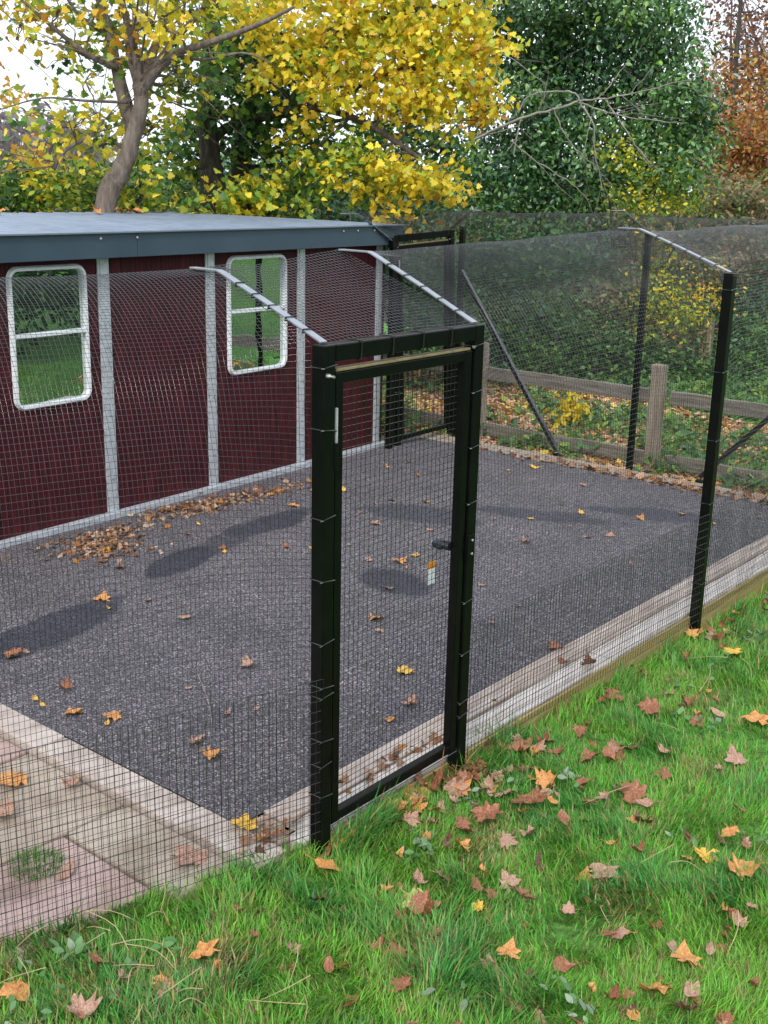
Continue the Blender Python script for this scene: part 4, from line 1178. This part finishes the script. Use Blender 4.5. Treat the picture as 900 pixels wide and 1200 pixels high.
# a far belt closing the view, plus an unseen ring added to darken reflections
def far_belt():
    rg = np.random.default_rng(3); cl = []
    for i in range(64):
        az = 1.9+4.35*i/63
        dd = 27+rg.uniform(-2, 5); bx, by = CAM[0]+dd*math.sin(az), CAM[1]+dd*math.cos(az)
        if abs(az-2.25) < .22: bx, by = bx*1.7, by*1.7
        g0 = float(ground_h(bx, by))
        for hz in (1.5, 4.2, 7.0, 9.5):
            cl.append((np.array([bx+rg.uniform(-1, 1), by+rg.uniform(-1, 1), g0+hz]), (2.0, 2.0, 1.7), 230, P_G if rg.random() < .6 else P_SCRUB))
    GREY = [((.30, .26, .27), 3), ((.24, .20, .21), 2), ((.36, .33, .33), 1)]
    for (gx, gy, gr) in [(-40, 165, 40), (10, 160, 34), (50, 158, 32), (85, 175, 26), (25, 185, 36), (70, 190, 30), (-20, 195, 40), (110, 195, 26)]:
        dd = 40; r_ = gr*dd/F
        cl.append((at(gx, gy, dd), (r_, r_, r_*.8), 300, GREY))
    for i in range(60):
        px = -500+1900*i/59
        dd = 44+rg.uniform(-3, 5)
        top = 196+rg.uniform(-12, 10)
        cl.append((at(px, top+28, dd), (1.3, 1.3, 1.0), 260, P_SCRUB if rg.random() < .6 else P_G))
        cl.append((at(px+15, top+75, dd), (1.4, 1.4, 1.4), 260, P_SCRUB))
    o, tw = leaf_cloud('distant_treeline', cl, OV, .32, MT['leaf'], None, 90, 12, .5)
    o['kind'] = 'stuff'; o['label'] = 'distant scrubby treeline behind everything, with an unseen ring added behind the camera'; o['category'] = 'treeline'
far_belt()

# small yellow sapling and leafy ground beyond the rail fence
sp_ = at(668, 503, 13.2); gb = np.array([sp_[0], sp_[1], float(ground_h(sp_[0], sp_[1]))])
root = empty('yellow_sapling', tuple(gb)); tag(root, 'small bright yellow leaved sapling beyond the rail fence', 'sapling')
leaf_cloud('foliage', [(np.array([0, 0, .26]), (.11, .11, .24), 130, [((.72, .58, .02), 5), ((.62, .48, .03), 2)]), (np.array([-.10, .06, .12]), (.10, .1, .06), 16, [((.6, .55, .04), 1)]), (np.array([0, 0, .5]), (.10, .1, .04), 8, [((.72, .58, .02), 1)])], OV, .11, MT['leaf'], root, 93, 5, .05)
MB().tube([(0, 0, -.05), (.01, 0, .3), (0, .01, .55)], [.012, .009, .005], 6).build('stem', MT['bark_dark'], root)

def litter_field():
    rg = np.random.default_rng(8)
    n = 34000
    x = rg.uniform(6.3, 11.6, n); y = rg.uniform(-1.5, 9.5, n)
    q = x-.28*(y-5)
    k = q < 11.2
    x, y, q = x[k], y[k], q[k]
    z = ground_h(x, y)+rg.uniform(.0, .05, len(x))
    pal = np.array([(.42, .21, .10), (.52, .31, .19), (.62, .44, .09), (.27, .13, .07), (.56, .38, .27), (.70, .54, .07)])
    c = pal[rg.choice(6, len(x), p=[.20, .27, .12, .13, .22, .06])]*rg.uniform(.85, 1.3, (len(x), 1))
    R = orient(len(x), rg, 1.6, .0)*(.068*rg.uniform(.6, 1.3, len(x)))[:, None, None]
    bv, bf = MB_SHAPE
    o = link_mesh('leaf_litter', inst_mesh('leaf_litter', bv, bf, R, np.stack([x, y, z], -1), c), MT['litter'])
    tag(o, 'carpet of fallen leaves on the ground beyond the far netting', 'leaf litter', None, 'stuff')
litter_field()
def field_plants():
    rg = np.random.default_rng(9); cl = []
    for i in range(1050):
        x = rg.uniform(6.35, 13.6); y = rg.uniform(-1.2, 9)
        q = x-.28*(y-5)
        f = fbm(x*.9, y*.9)
        if q < 10.6 and (f > .56-.20*np.clip((4.5-y)/4, 0, 1) or rg.random() < .10) or q > 11.25:
            s = rg.uniform(.10, .22)
            cl.append((np.array([x, y, float(ground_h(x, y))+s*.5]), (s*1.3, s*1.3, s*.7), 34, [((.15, .29, .07), 4), ((.10, .22, .08), 3), ((.26, .38, .07), 2), ((.08, .17, .07), 2)]))
    o, tw = leaf_cloud('undergrowth', cl, OV, .085, MT['leaf'], None, 94, 8, .06, .9, -.3)
    tag(o, 'patchy green ground cover between the fallen leaves beyond the far fence', 'undergrowth', None, 'stuff')
field_plants()

# what stands out of the photograph's view but shows in the shed windows
shrub('garden_hedge', 'dark garden hedge reflected in the left shed window', 'hedge', None,
      [((np.array([x, y, z])), (1.0, .9, .85), 620, [((.03, .08, .03), 3), ((.05, .12, .04), 3), ((.12, .24, .06), 1), ((.4, .3, .05), .15)]) for i, (x, y, z) in enumerate([(5.6, -3.6, .9), (6.7, -3.7, .9), (7.8, -3.9, .95), (8.8, -4.3, .9), (5.9, -4.1, 2.2), (7.2, -4.2, 2.3), (8.4, -4.5, 2.3), (6.4, -4.5, 3.3), (7.8, -4.6, 3.4)])], OV, .15, MT['leaf'], 95)

# ------------------------------------------------------------------ lawn: grass blades
def lawn_grass():
    rg = np.random.default_rng(12)
    n0 = 640000
    x = rg.uniform(-3.4, 7.6, n0); y = rg.uniform(-3.2, -.17, n0)
    # left of the gate the lawn edge follows the netting
    edge = np.where(x < -.25, GY-.0 + np.clip(-.25-x, 0, 3)*.325+.02, -.185)
    y2 = y + 0
    up_ = rg.uniform(0, 1, n0)
    y = np.where(x < -.25, y + (edge+.185)*np.clip((y+3.2)/3.0, 0, 1), y)
    z = np.where((x < -.25) & (y > -.25), np.maximum(ground_h(x, y), -.03), ground_h(x, y))
    P_ = np.stack([x, y, z], -1)-CAM
    dz = P_@FW
    px = 450+F*(P_@RT)/dz; py = 600-F*(P_@UP)/dz
    dist = np.linalg.norm(P_, axis=1)
    keep = (dz > .5) & (px > -200) & (px < 1420) & (py < 1330) & (py > 500)
    keep &= (px < 1000) | (rg.random(n0) < .45)
    keep &= rg.random(n0) < np.clip((4.2/dist)**1.3, .25, 1)
    x, y, z, dist = x[keep], y[keep], z[keep], dist[keep]
    n = len(x)
    f1 = fbm(x*1.6+3, y*1.6+8); f2 = fbm(x*4+11, y*4); f3 = fbm(x*9, y*9+4)
    bare = (fbm(x*2.6+31, y*2.6+17) > .615) & (rg.random(n) < .70)
    # a mossy straw patch in front of the gate
    patch = np.exp(-(((x-.26)/.17)**2+((y+.70)/.10)**2)) + .8*np.exp(-(((x-.40)/.12)**2+((y+.60)/.09)**2))
    bare |= (np.exp(-(((x-.24)/.10)**2+((y+.73)/.06)**2)) > .35) & (rg.random(n) < .6)
    L = (.028+.042*f1+.040*f3)*rg.uniform(.55, 1.35, n)*(1-.55*patch)
    tuft = np.clip((f2-.56)*5, 0, 1)
    L *= 1+.55*tuft
    for (qx, qy, qr) in [(1.5, -1.0, .16), (2.3, -.7, .2), (.2, -1.3, .15), (1.1, -1.6, .14), (2.9, -1.2, .2), (-.5, -.9, .13), (3.4, -.6, .2), (.9, -1.05, .12), (1.9, -1.5, .15), (-.9, -.45, .15)]:
        patch = np.maximum(patch, .75*np.exp(-((x-qx)**2+((y-qy)*1.3)**2)/qr**2)*(f2 > .4))
    L *= 1-.3*patch
    near_edge = np.exp(-((y+.24)/.06)**2)*(x > -.2)
    L *= 1+.75*near_edge
    az = 2*math.pi*fbm(x*2.3+2, y*2.3+5)*2.2+rg.normal(0, 1.1, n)
    lean = np.clip(rg.normal(1.15, .42, n), .2, 2.0)
    w = rg.uniform(.0014, .0032, n)*(1+.35*tuft)
    dx, dy = np.cos(az), np.sin(az); sx, sy = -dy, dx
    def pt(t):
        hz = L*np.sin(lean*t)/np.maximum(lean, .2); up = L*np.cos(lean*t*.5)*t
        return x+dx*hz*np.sin(lean*t*.6+.15), y+dy*hz*np.sin(lean*t*.6+.15), z-.01+up*np.cos(lean*t*.45)
    V = np.zeros((n, 5, 3))
    for k, (t, ww) in enumerate(((0, 1.0), (.5, .8))):
        a = pt(t)
        V[:, 2*k, 0] = a[0]-sx*w*ww; V[:, 2*k, 1] = a[1]-sy*w*ww; V[:, 2*k, 2] = a[2]
        V[:, 2*k+1, 0] = a[0]+sx*w*ww; V[:, 2*k+1, 1] = a[1]+sy*w*ww; V[:, 2*k+1, 2] = a[2]
    a = pt(1.0); V[:, 4, 0], V[:, 4, 1], V[:, 4, 2] = a
    G1 = np.array([.12, .40, .05]); G2 = np.array([.24, .50, .06]); G3 = np.array([.08, .31, .08]); S1 = np.array([.40, .32, .13]); S2 = np.array([.30, .24, .07])
    c = G1[None]*(1-f1[:, None]) + G2[None]*f1[:, None]
    c = c + (G3-c)*np.clip((f2-.45)*2.2, 0, .8)[:, None]
    sel = rg.random(n)
    straw = sel < (.09+.55*patch+.10*np.clip((.45-f2)*3, 0, 1)+.15*(x < -1.0))
    c = np.where(straw[:, None], S1[None], c)
    c = np.where(((sel > .95))[:, None], S2[None], c)
    c = c*rg.uniform(.5, 1.5, (n, 1))*(1+rg.normal(0, .10, (n, 3)))
    ok = ~bare
    V = V[ok]; c = c[ok]; n = len(V)
    idx = np.arange(n)*5
    L1 = np.stack([idx, idx+1, idx+3, idx+2, idx+2, idx+3, idx+4], -1).reshape(-1)
    T = np.tile([4, 3], n); S = np.concatenate([[0], np.cumsum(T)[:-1]])
    me = np_mesh('lawn_grass', V.reshape(-1, 3), S, T, L1, np.repeat(c, 5, 0))
    o = link_mesh('lawn_grass', me, MT['grass'])
    tag(o, 'rough green lawn grass in front of the enclosure', 'grass', None, 'stuff')
lawn_grass()

def straw_and_weeds():
    rg = np.random.default_rng(14); mb = MB()
    for i in range(95):
        if rg.random() < .80: x, y = rg.uniform(-2.0, -.9), rg.uniform(-1.5, .1)
        else: x, y = rg.uniform(-1, 4), rg.uniform(-2.0, -.3)
        z = float(ground_h(x, y)); a = rg.uniform(0, 6.28); l = rg.uniform(.08, .26)
        rise = rg.uniform(.05, .6)
        p = [np.array([x, y, z+.03]), np.array([x+math.cos(a)*l*.5, y+math.sin(a)*l*.5, z+.05+l*rise*.5]), np.array([x+math.cos(a+.2)*l, y+math.sin(a+.2)*l, z+.05+l*rise*.7])]
        mb.tube(spline(p, 3), .0013, 4, False)
    o = mb.build('dry_straw', noise_mat('straw', [(0.3, (.36, .28, .14)), (0.7, (.52, .43, .24))], 12, 4, .7))
    tag(o, 'dry straw stalks lying over the lawn', 'straw', None, 'stuff')
    cl = []
    for i in range(44):
        x, y = rg.uniform(-2.1, 4.2), rg.uniform(-2.1, -.28)
        if i < 14: x, y = rg.uniform(-1.9, -1.0), rg.uniform(-.7, .0)
        cl.append((np.array([x, y, float(ground_h(x, y))+.045]), (.07, .07, .02), 16, [((.12, .28, .09), 3), ((.17, .32, .14), 2), ((.28, .37, .26), 1.5)]))
    o, tw = leaf_cloud('lawn_weeds', cl, OV, .042, MT['leaf'], None, 97, 6, .03, 1.5, -.1)
    tag(o, 'broad-leaved weeds growing in the lawn', 'weeds', None, 'stuff')
    # tuft of grass in the paving joint and along the edging
    def tuft(cx, cy, cz, r, n, h, name, label):
        V = []; cs = []
        for i in range(n):
            a = rg.uniform(0, 6.28); rr = r*math.sqrt(rg.random()); x = cx+math.cos(a)*rr; y = cy+math.sin(a)*rr
            l = h*rg.uniform(.3, 1.3)*(1.15-.6*rr/r); az = a+rg.normal(0, .6); w = .0022
            dx, dy = math.cos(az), math.sin(az); ln = rg.uniform(.5, 1.5)
            V += [(x+dy*w, y-dx*w, cz), (x-dy*w, y+dx*w, cz), (x+dx*l*ln*.3+dy*w*.8, y+dy*l*ln*.3-dx*w*.8, cz+l*.6), (x+dx*l*ln*.3-dy*w*.8, y+dy*l*ln*.3+dx*w*.8, cz+l*.6), (x+dx*l*ln*.8, y+dy*l*ln*.8, cz+l*max(.25, 1-.42*ln))]
            cs += [np.array([.12, .30, .05])*rg.uniform(.5, 1.5)]*5
        V = np.array(V); idx = np.arange(n)*5
        L1 = np.stack([idx, idx+1, idx+3, idx+2, idx+2, idx+3, idx+4], -1).reshape(-1)
        T = np.tile([4, 3], n); S = np.concatenate([[0], np.cumsum(T)[:-1]])
        o = link_mesh(name, np_mesh(name, V, S, T, L1, np.array(cs)), MT['grass'])
        tag(o, label, 'grass tuft')
    p = (-1.02, .36)
    tuft(-1.01, .50, -.035, .095, 260, .07, 'grass_tuft', 'round grass tuft growing from the paving joint')
    tuft(-.43, .02, -.02, .06, 90, .05, 'grass_tuft', 'thin grass tuft at the corner of the concrete edging')
straw_and_weeds()

# ------------------------------------------------------------------ fallen leaves
def leaf_mesh(seed, kind='maple', curl=.3):
    rl = random.Random(seed)
    if kind == 'maple':
        out = MAPLE + [(-x*rl.uniform(.85, 1.1), y) for x, y in MAPLE[-2:0:-1]]
    else:
        out = [(0, 0), (.12, .10), (.24, .28), (.28, .5), (.22, .74), (.10, .92), (0, 1.05), (-.10, .92), (-.22, .74), (-.27, .5), (-.23, .28), (-.12, .10)]
    out = [(x*rl.uniform(.72, 1.10), .35+(y-.35)*rl.uniform(.74, 1.10)) for (x, y) in out]
    c = np.array([0, .38]); rings = [1.0, .62, .28]
    n = len(out); vs = []
    ax = rl.uniform(0, 3.14); k1 = curl*rl.uniform(.6, 1.5); k2 = curl*rl.uniform(-.5, 1.0); tw = rl.uniform(-.5, .5)
    for s in rings:
        for i, (x, y) in enumerate(out):
            p = c+(np.array([x, y])-c)*s
            u = (p[0]*math.cos(ax)+(p[1]-.4)*math.sin(ax)); v = (-p[0]*math.sin(ax)+(p[1]-.4)*math.cos(ax))
            z = k1*u*u*2.2 + k2*v*v*1.4 + tw*u*v + (.07*rl.uniform(-1, 1) if s == 1.0 else .045*rl.uniform(-1, 1))
            sh = 1-.35*curl*(abs(u)+abs(v))
            vs.append((p[0]*sh, p[1]*sh-.35, z))
    vs.append((0, .03, 0))
    fs = []
    for r in range(2):
        for i in range(n):
            fs.append((r*n+i, r*n+(i+1) % n, (r+1)*n+(i+1) % n, (r+1)*n+i))
    for i in range(n): fs.append((2*n+i, 2*n+(i+1) % n, 3*n))
    mb = MB(); mb.add(vs, fs)
    mb.tube([(0, -.33, vs[0][2]), (.05, -.55, vs[0][2]+.06), (.12*rl.choice((-1, 1)), -.78, vs[0][2]+.02)], [.016, .012, .010], 4)
    me = bpy.data.meshes.new('leaf')
    me.from_pydata(mb.v, [], mb.f); me.update()
    me.polygons.foreach_set('use_smooth', [True]*len(me.polygons))
    return me
LEAF = {}
for col in LM:
    for k in range(5):
        me = leaf_mesh(100+k+17*list(LM).index(col), 'maple' if k < 3 else 'oval', (.18, .42, .80, .25, .75)[k])
        me.materials.append(LM[col]); LEAF[col, k] = me
def leaf_at(x, y, z, s, col, k, label, group=None, tilt=.3, yaw=None, rl=random):
    o = bpy.data.objects.new('fallen_leaf', LEAF[col, k])
    COL.objects.link(o)
    o.location = (x, y, z); o.scale = (s, s, s)
    o.rotation_euler = (rl.uniform(-tilt, tilt), rl.uniform(-tilt, tilt), rl.uniform(0, 6.28) if yaw is None else yaw)
    tag(o, label, 'leaf', group)
    return o
def on_plane(px, py, z0):
    v = FW + RT*(px-450)/F - UP*(py-600)/F
    p = CAM + v*(z0-CAM[2])/v[2]
    return p
def on_lawn(px, py, lift=.045):
    z0 = -.1
    for i in range(8):
        p = on_plane(px, py, z0+lift); z0 = float(ground_h(p[0], p[1]))
    return p
rl = random.Random(77)
# leaves that stand out on the tarmac
for (px, py, s, col, k, lab) in [
    (132, 838, .105, 'orange', 0, 'flat tan maple leaf on the tarmac, near the concrete edging'), (88, 834, .10, 'orange', 1, 'curled orange leaf on the tarmac, left of the flat tan one'),
    (247, 884, .11, 'orange', 2, 'rolled orange-brown leaf at the near end of a pale twig on the tarmac'), (285, 966, .13, 'yellow', 1, 'big ochre leaf lying in the near corner of the edging'),
    (310, 962, .10, 'pinkish', 3, 'pale brown leaf beside the big ochre leaf in the near corner'), (119, 700, .105, 'orange', 0, 'orange leaf at the edge of the left wet patch'),
    (15, 766, .12, 'brown', 1, 'crumpled dark red-brown leaf left on the tarmac'), (219, 722, .09, 'pinkish', 3, 'pale beige leaf lying alone on the mid tarmac'), (290, 778, .085, 'pinkish', 1, 'small pale leaf on the tarmac left of the gate'),
    (469, 656, .10, 'orange', 0, 'bright orange leaf on the tarmac seen through the gate beside the oval wet patch'), (441, 724, .10, 'orange', 1, 'tan leaf seen through the middle of the gate'), (475, 785, .095, 'yellow', 0, 'pale yellow leaf seen through the lower gate mesh'),
    (481, 824, .09, 'pinkish', 1, 'dull pinkish leaf seen low through the gate mesh'), (628, 547, .13, 'yellow', 3, 'bright yellow leaf on the far tarmac'), (651, 757, .10, 'brown', 1, 'brown leaf on the tarmac by the timber edging'),
    (690, 628, .08, 'pinkish', 3, 'small pale leaf on the mid tarmac right of the gate'), (750, 606, .09, 'orange', 1, 'tan leaf on the long wet streak'), (800, 601, .09, 'orange', 3, 'tan leaf at the far end of the wet streak'),
    (440, 612, .09, 'pinkish', 0, 'small pale leaf seen high through the gate'), (369, 574, .09, 'yellow', 1, 'yellow leaf just left of the gate post on the far tarmac'), (345, 592, .10, 'orange', 0, 'orange leaf among others near the shed side wet patch'),
    (42, 818, .05, 'yellow', 3, 'first of a few tiny yellow leaflets on the tarmac near the edging'), (50, 826, .05, 'yellow', 4, 'tiny yellow leaflet nearest the concrete edging'), (662, 775, .09, 'brown', 4, 'curled brown leaf resting on the timber edging right of the gate'),
    (690, 778, .10, 'brown', 2, 'crumpled brown leaf on the timber edging, nearer the post'), (300, 830, .05, 'pinkish', 4, 'tiny pale curled leaf on the near tarmac'), (235, 862, .06, 'pinkish', 4, 'little dry leaf left of the pale twig')]:
    p = on_plane(px, py, .015)
    leaf_at(p[0], p[1], .012 if py < 960 else .02, s, col, k, lab, 'fallen leaves on the tarmac', .22, None, rl)
for i in range(60):
    x, y = rl.uniform(-.2, 5.8), rl.uniform(.15, 3.7)
    leaf_at(x, y, .010, rl.uniform(.03, .085), rl.choice(['pinkish', 'orange', 'brown', 'pinkish', 'yellow']), rl.randrange(5), 'small dry leaf scattered on the dark tarmac', 'small leaves on the tarmac', .25, None, rl)
for (px, py, s, col, k, lab) in [(502, 505+498, .0, 'lime', 0, ''), ]:
    pass
# leaves that stand out on the lawn
for (px, py, s, col, k, lab) in [
    (633, 1143-400, 0, 'x', 0, '')][:0] + [
    (240, 1113, .125, 'orange', 1, 'bright orange maple leaf on the lawn below the near paving'), (766, 1156, .135, 'orange', 0, 'bright orange star-shaped maple leaf, lowest on the lawn'), (803, 1120, .125, 'orange', 0, 'orange maple leaf just above the lowest bright one'),
    (809, 1161, .12, 'pinkish', 4, 'ribbed greyish-pink leaf beside the lowest orange maple leaf'), (500, 1068, .14, 'brown', 2, 'brown and cream curled leaf below the lime-green leaf'), (481, 1052, .14, 'lime', 0, 'pale lime-green maple leaf on the lawn'),
    (527, 912, .20, 'brown', 1, 'large upright russet leaf leaning at the right gate post foot'), (505, 922, .18, 'brown', 2, 'large curled brown leaf under the gate bottom rail'), (545, 905, .16, 'brown', 0, 'reddish leaf standing against the right gate post'), (462, 945, .15, 'orange', 1, 'yellow-orange leaf below the middle of the gate'),
    (400, 979, .15, 'orange', 0, 'orange-yellow leaf at the left gate post foot'), (480, 930, .13, 'orange', 2, 'ochre crumpled leaf by the gate bottom rail'), (570, 953, .17, 'brown', 1, 'wide reddish-brown leaf with a pale twig before the gate'),
    (622, 935, .18, 'brown', 0, 'big dusky red leaf right of the gate foot'), (595, 927, .11, 'pinkish', 0, 'pale pink leaf left of the big dusky red leaf'), (643, 913, .14, 'orange', 2, 'crumpled orange-brown leaf in the upper lawn'), (742, 928, .16, 'brown', 1, 'dark red leaf in the middle of the lawn'), (758, 940, .11, 'pinkish', 4, 'pale curled leaf touching the dark red one'),
    (706, 1020, .13, 'pinkish', 0, 'pinkish maple leaf mid lawn'), (620, 975, .15, 'pinkish', 4, 'long pale pink folded leaf on the lawn'), (660, 960, .12, 'brown', 3, 'brown leaf in the grass above the straw patch'), (868, 1018, .16, 'orange', 2, 'forked orange-brown leaf at the right of the lawn'), (826, 1001, .12, 'yellow', 1, 'mustard leaf right of the lawn middle'), (805, 1003, .09, 'orange', 3, 'small tan leaf left of the mustard one'),
    (856, 973, .09, 'orange', 0, 'small bright orange leaf near the right edge'), (862, 885, .13, 'pinkish', 0, 'pale brown leaf in the right upper lawn'), (835, 890, .0, 'brown', 0, ''), (762, 828, .16, 'brown', 1, 'rust red leaf in the upper right lawn'), (858, 762, .13, 'yellow', 0, 'yellow maple leaf in the grass beside the lawn-side post'),
    (888, 842, .16, 'orange', 1, 'orange leaf cluster at the right edge of the lawn'), (735, 770, .13, 'brown', 2, 'brown leaf pile member under the timber edging'), (745, 780, .13, 'orange', 1, 'orange leaf against the timber edging near the post'), (844, 835, .10, 'pinkish', 3, 'pale leaf lying flat in the upper lawn'), (380, 1010, .15, 'orange', 3, 'folded orange leaf left of the gate foot'),
    (446, 1102, .09, 'brown', 3, 'small dark brown leaf low in the lawn middle'), (665, 1130, .12, 'brown', 4, 'orange-brown rolled leaf with a long stalk low on the lawn'), (265, 1085, .0, 'brown', 0, ''), (118, 1125, .11, 'brown', 3, 'dull brown oak-like leaf in the long grass left'), (20, 1160, .12, 'orange', 0, 'orange leaf at the left bottom corner'), (95, 1180, .12, 'pinkish', 1, 'pink-orange leaf in straw at the bottom left'),
    (612, 1045, .11, 'brown', 0, 'reddish leaf right of the straw patch'), (560, 1060, .06, 'yellow', 1, 'tiny dark yellow leaf by the straw patch'), (375, 1052, .09, 'dark', 1, 'dark leaf in the grass left of the lime leaf'), (690, 885, .13, 'brown', 1, 'brown leaf pair in the upper lawn, left one'), (715, 885, .13, 'brown', 4, 'brown leaf pair in the upper lawn, right one')]:
    if s <= 0: continue
    p = on_lawn(px, py, .055)
    leaf_at(p[0], p[1], p[2]-.008, s*.92, col, k, lab, 'fallen leaves on the lawn', .5, None, rl)
cnt = 0
while cnt < 150:
    px, py = rl.uniform(-20, 920), rl.uniform(690, 1215)
    p = on_lawn(px, py, .05)
    if p[1] > -.27 - max(0, -.25-p[0])*-.28: continue
    if p[1] > -.3 and p[0] < 0: continue
    if rl.random() > (1.0 if px > 430 else .35): continue
    col = rl.choice(['brown', 'brown', 'brown', 'pinkish', 'pinkish', 'dark', 'orange'])
    lab = {'brown': 'brown curled leaf half sunk in the lawn grass', 'pinkish': 'pale pinkish-brown leaf half sunk in the lawn grass', 'dark': 'dark rotting leaf deep in the lawn grass', 'orange': 'small orange leaf deep in the lawn grass'}[col]
    leaf_at(p[0], p[1], p[2]-rl.uniform(.0, .035), rl.uniform(.04, .092), col, rl.randrange(5), lab, {'brown': 'brown leaves in the lawn', 'pinkish': 'pinkish leaves in the lawn', 'dark': 'dark leaves in the lawn', 'orange': 'orange leaves in the lawn'}[col], .6, None, rl)
    cnt += 1
# drifted leaves: against the foot of the gate and timber edging
for i in range(46):
    x = rl.choice([rl.uniform(.1, 1.2), rl.uniform(1.6, 4.4)]); y = -.225-abs(rl.gauss(0, .10))
    leaf_at(x, y, float(ground_h(x, y))+rl.uniform(.03, .07), rl.uniform(.05, .115), rl.choice(['brown', 'brown', 'orange', 'pinkish', 'brown']), rl.randrange(5), 'drifted dry leaf against the foot of the timber edging', 'leaves drifted along the timber edging', .7, None, rl)
for i in range(34):
    x, y = rl.gauss(.75, .38), -.24-abs(rl.gauss(0, .30))
    col = rl.choice(['brown', 'brown', 'brown', 'pinkish', 'pinkish', 'orange'])
    leaf_at(x, y, float(ground_h(x, y))+rl.uniform(.025, .05), rl.uniform(.05, .12), col, rl.randrange(5), 'brown or pinkish crumpled leaf in the loose heap before the gate foot' if col != 'orange' else 'orange crumpled leaf in the loose heap before the gate foot', 'loose heap of leaves before the gate', .7, None, rl)
# leaves on the paving
for (px, py, s, col, k, lab) in [(15, 915, .14, 'orange', 0, 'orange-pink leaf on the paving at the left edge'), (85, 918, .10, 'pinkish', 1, 'pale pink leaf on the buff paving slab'), (222, 1005, .15, 'pinkish', 0, 'large pale maple leaf on the near buff slab'), (80, 1018, .13, 'pinkish', 3, 'beige leaf on the pink slab beside the grass tuft'), (5, 955, .12, 'pinkish', 2, 'crumpled pink leaf at the far left of the paving')]:
    p = on_plane(px, py, -.015)
    leaf_at(p[0], p[1], -.012, s, col, k, lab, 'fallen leaves on the paving', .15, None, rl)

def litter_heap(name, pts, n, label, seed, size=.05, zmax=.03):
    rg = np.random.default_rng(seed)
    ls_ = []
    for (x, y, rx, ry, w) in pts:
        m = int(n*w)
        ls_.append(np.stack([rg.normal(x, rx*.55, m), rg.normal(y, ry*.55, m), rg.uniform(.004, zmax, m)], -1))
    P_ = np.concatenate(ls_); P_[:, 1] = np.minimum(P_[:, 1], SHY+.0394*P_[:, 0]-.075)
    pal = np.array([(.30, .17, .10), (.42, .27, .18), (.26, .11, .05), (.42, .18, .04), (.15, .07, .045), (.48, .34, .25)])
    c = pal[rg.choice(6, len(P_), p=[.26, .22, .18, .10, .12, .12])]*rg.uniform(.75, 1.15, (len(P_), 1))
    R = orient(len(P_), rg, 1.3, 0)*(size*rg.uniform(.35, 1.35, len(P_)))[:, None, None]
    h = len(P_)//2
    bv, bf = MB_SHAPE
    o = link_mesh(name, inst_mesh(name, bv, bf, R, P_, c), MT['litter'])
    tag(o, label, 'leaf litter', None, 'stuff')
litter_heap('leaf_litter', [(1.50, 3.42, .30, .24, 1.0), (1.75, 3.62, .25, .14, .4), (1.1, 3.7, .4, .06, .06)], 430, 'brown leaf litter heaped near the shed foot, left drift', 31, .034, .018)
litter_heap('leaf_litter', [(2.75, 3.68, .55, .18, 1.0), (2.5, 3.80, .35, .08, .4), (3.35, 3.62, .4, .14, .35)], 380, 'brown leaf litter blown along the shed foot, right drift', 32, .034, .018)
litter_heap('leaf_litter', [(5.98, 1.0, .10, 1.0, 1.0), (5.95, 2.4, .07, 1.0, .5)], 170, 'leaf litter caught along the far timber edging', 33, .06)
litter_heap('leaf_litter', [(.45, -.02, .6, .06, .5), (-.3, -.05, .14, .08, .5)], 60, 'bits of dry leaf on the near timber edging', 34, .045, .02)
# leaves on the shed roof
for i in range(26):
    x = rl.uniform(-.5, 4.3) if i < 20 else rl.uniform(4, 5.2)
    yl = rl.uniform(2.5, 3.0)
    c_, s_ = math.cos(SHA), math.sin(SHA)
    X_, Y_ = x*c_-yl*s_, SHY+x*s_+yl*c_
    leaf_at(X_, Y_, 2.135+rl.uniform(0, .015), rl.uniform(.09, .15), rl.choice(['orange', 'orange', 'yellow']), rl.randrange(3), 'orange leaf lying on the back of the shed roof', 'leaves on the shed roof', .5, None, rl)
# pale twig on the tarmac
a = on_plane(232, 790, .008); b = on_plane(250, 882, .008); m_ = on_plane(246, 830, .03)
tw = MB().tube(spline([a, m_, b], 6), .0022, 5).build('twig', MT['twig_pale'])
tag(tw, 'thin pale bent twig lying on the tarmac', 'twig')
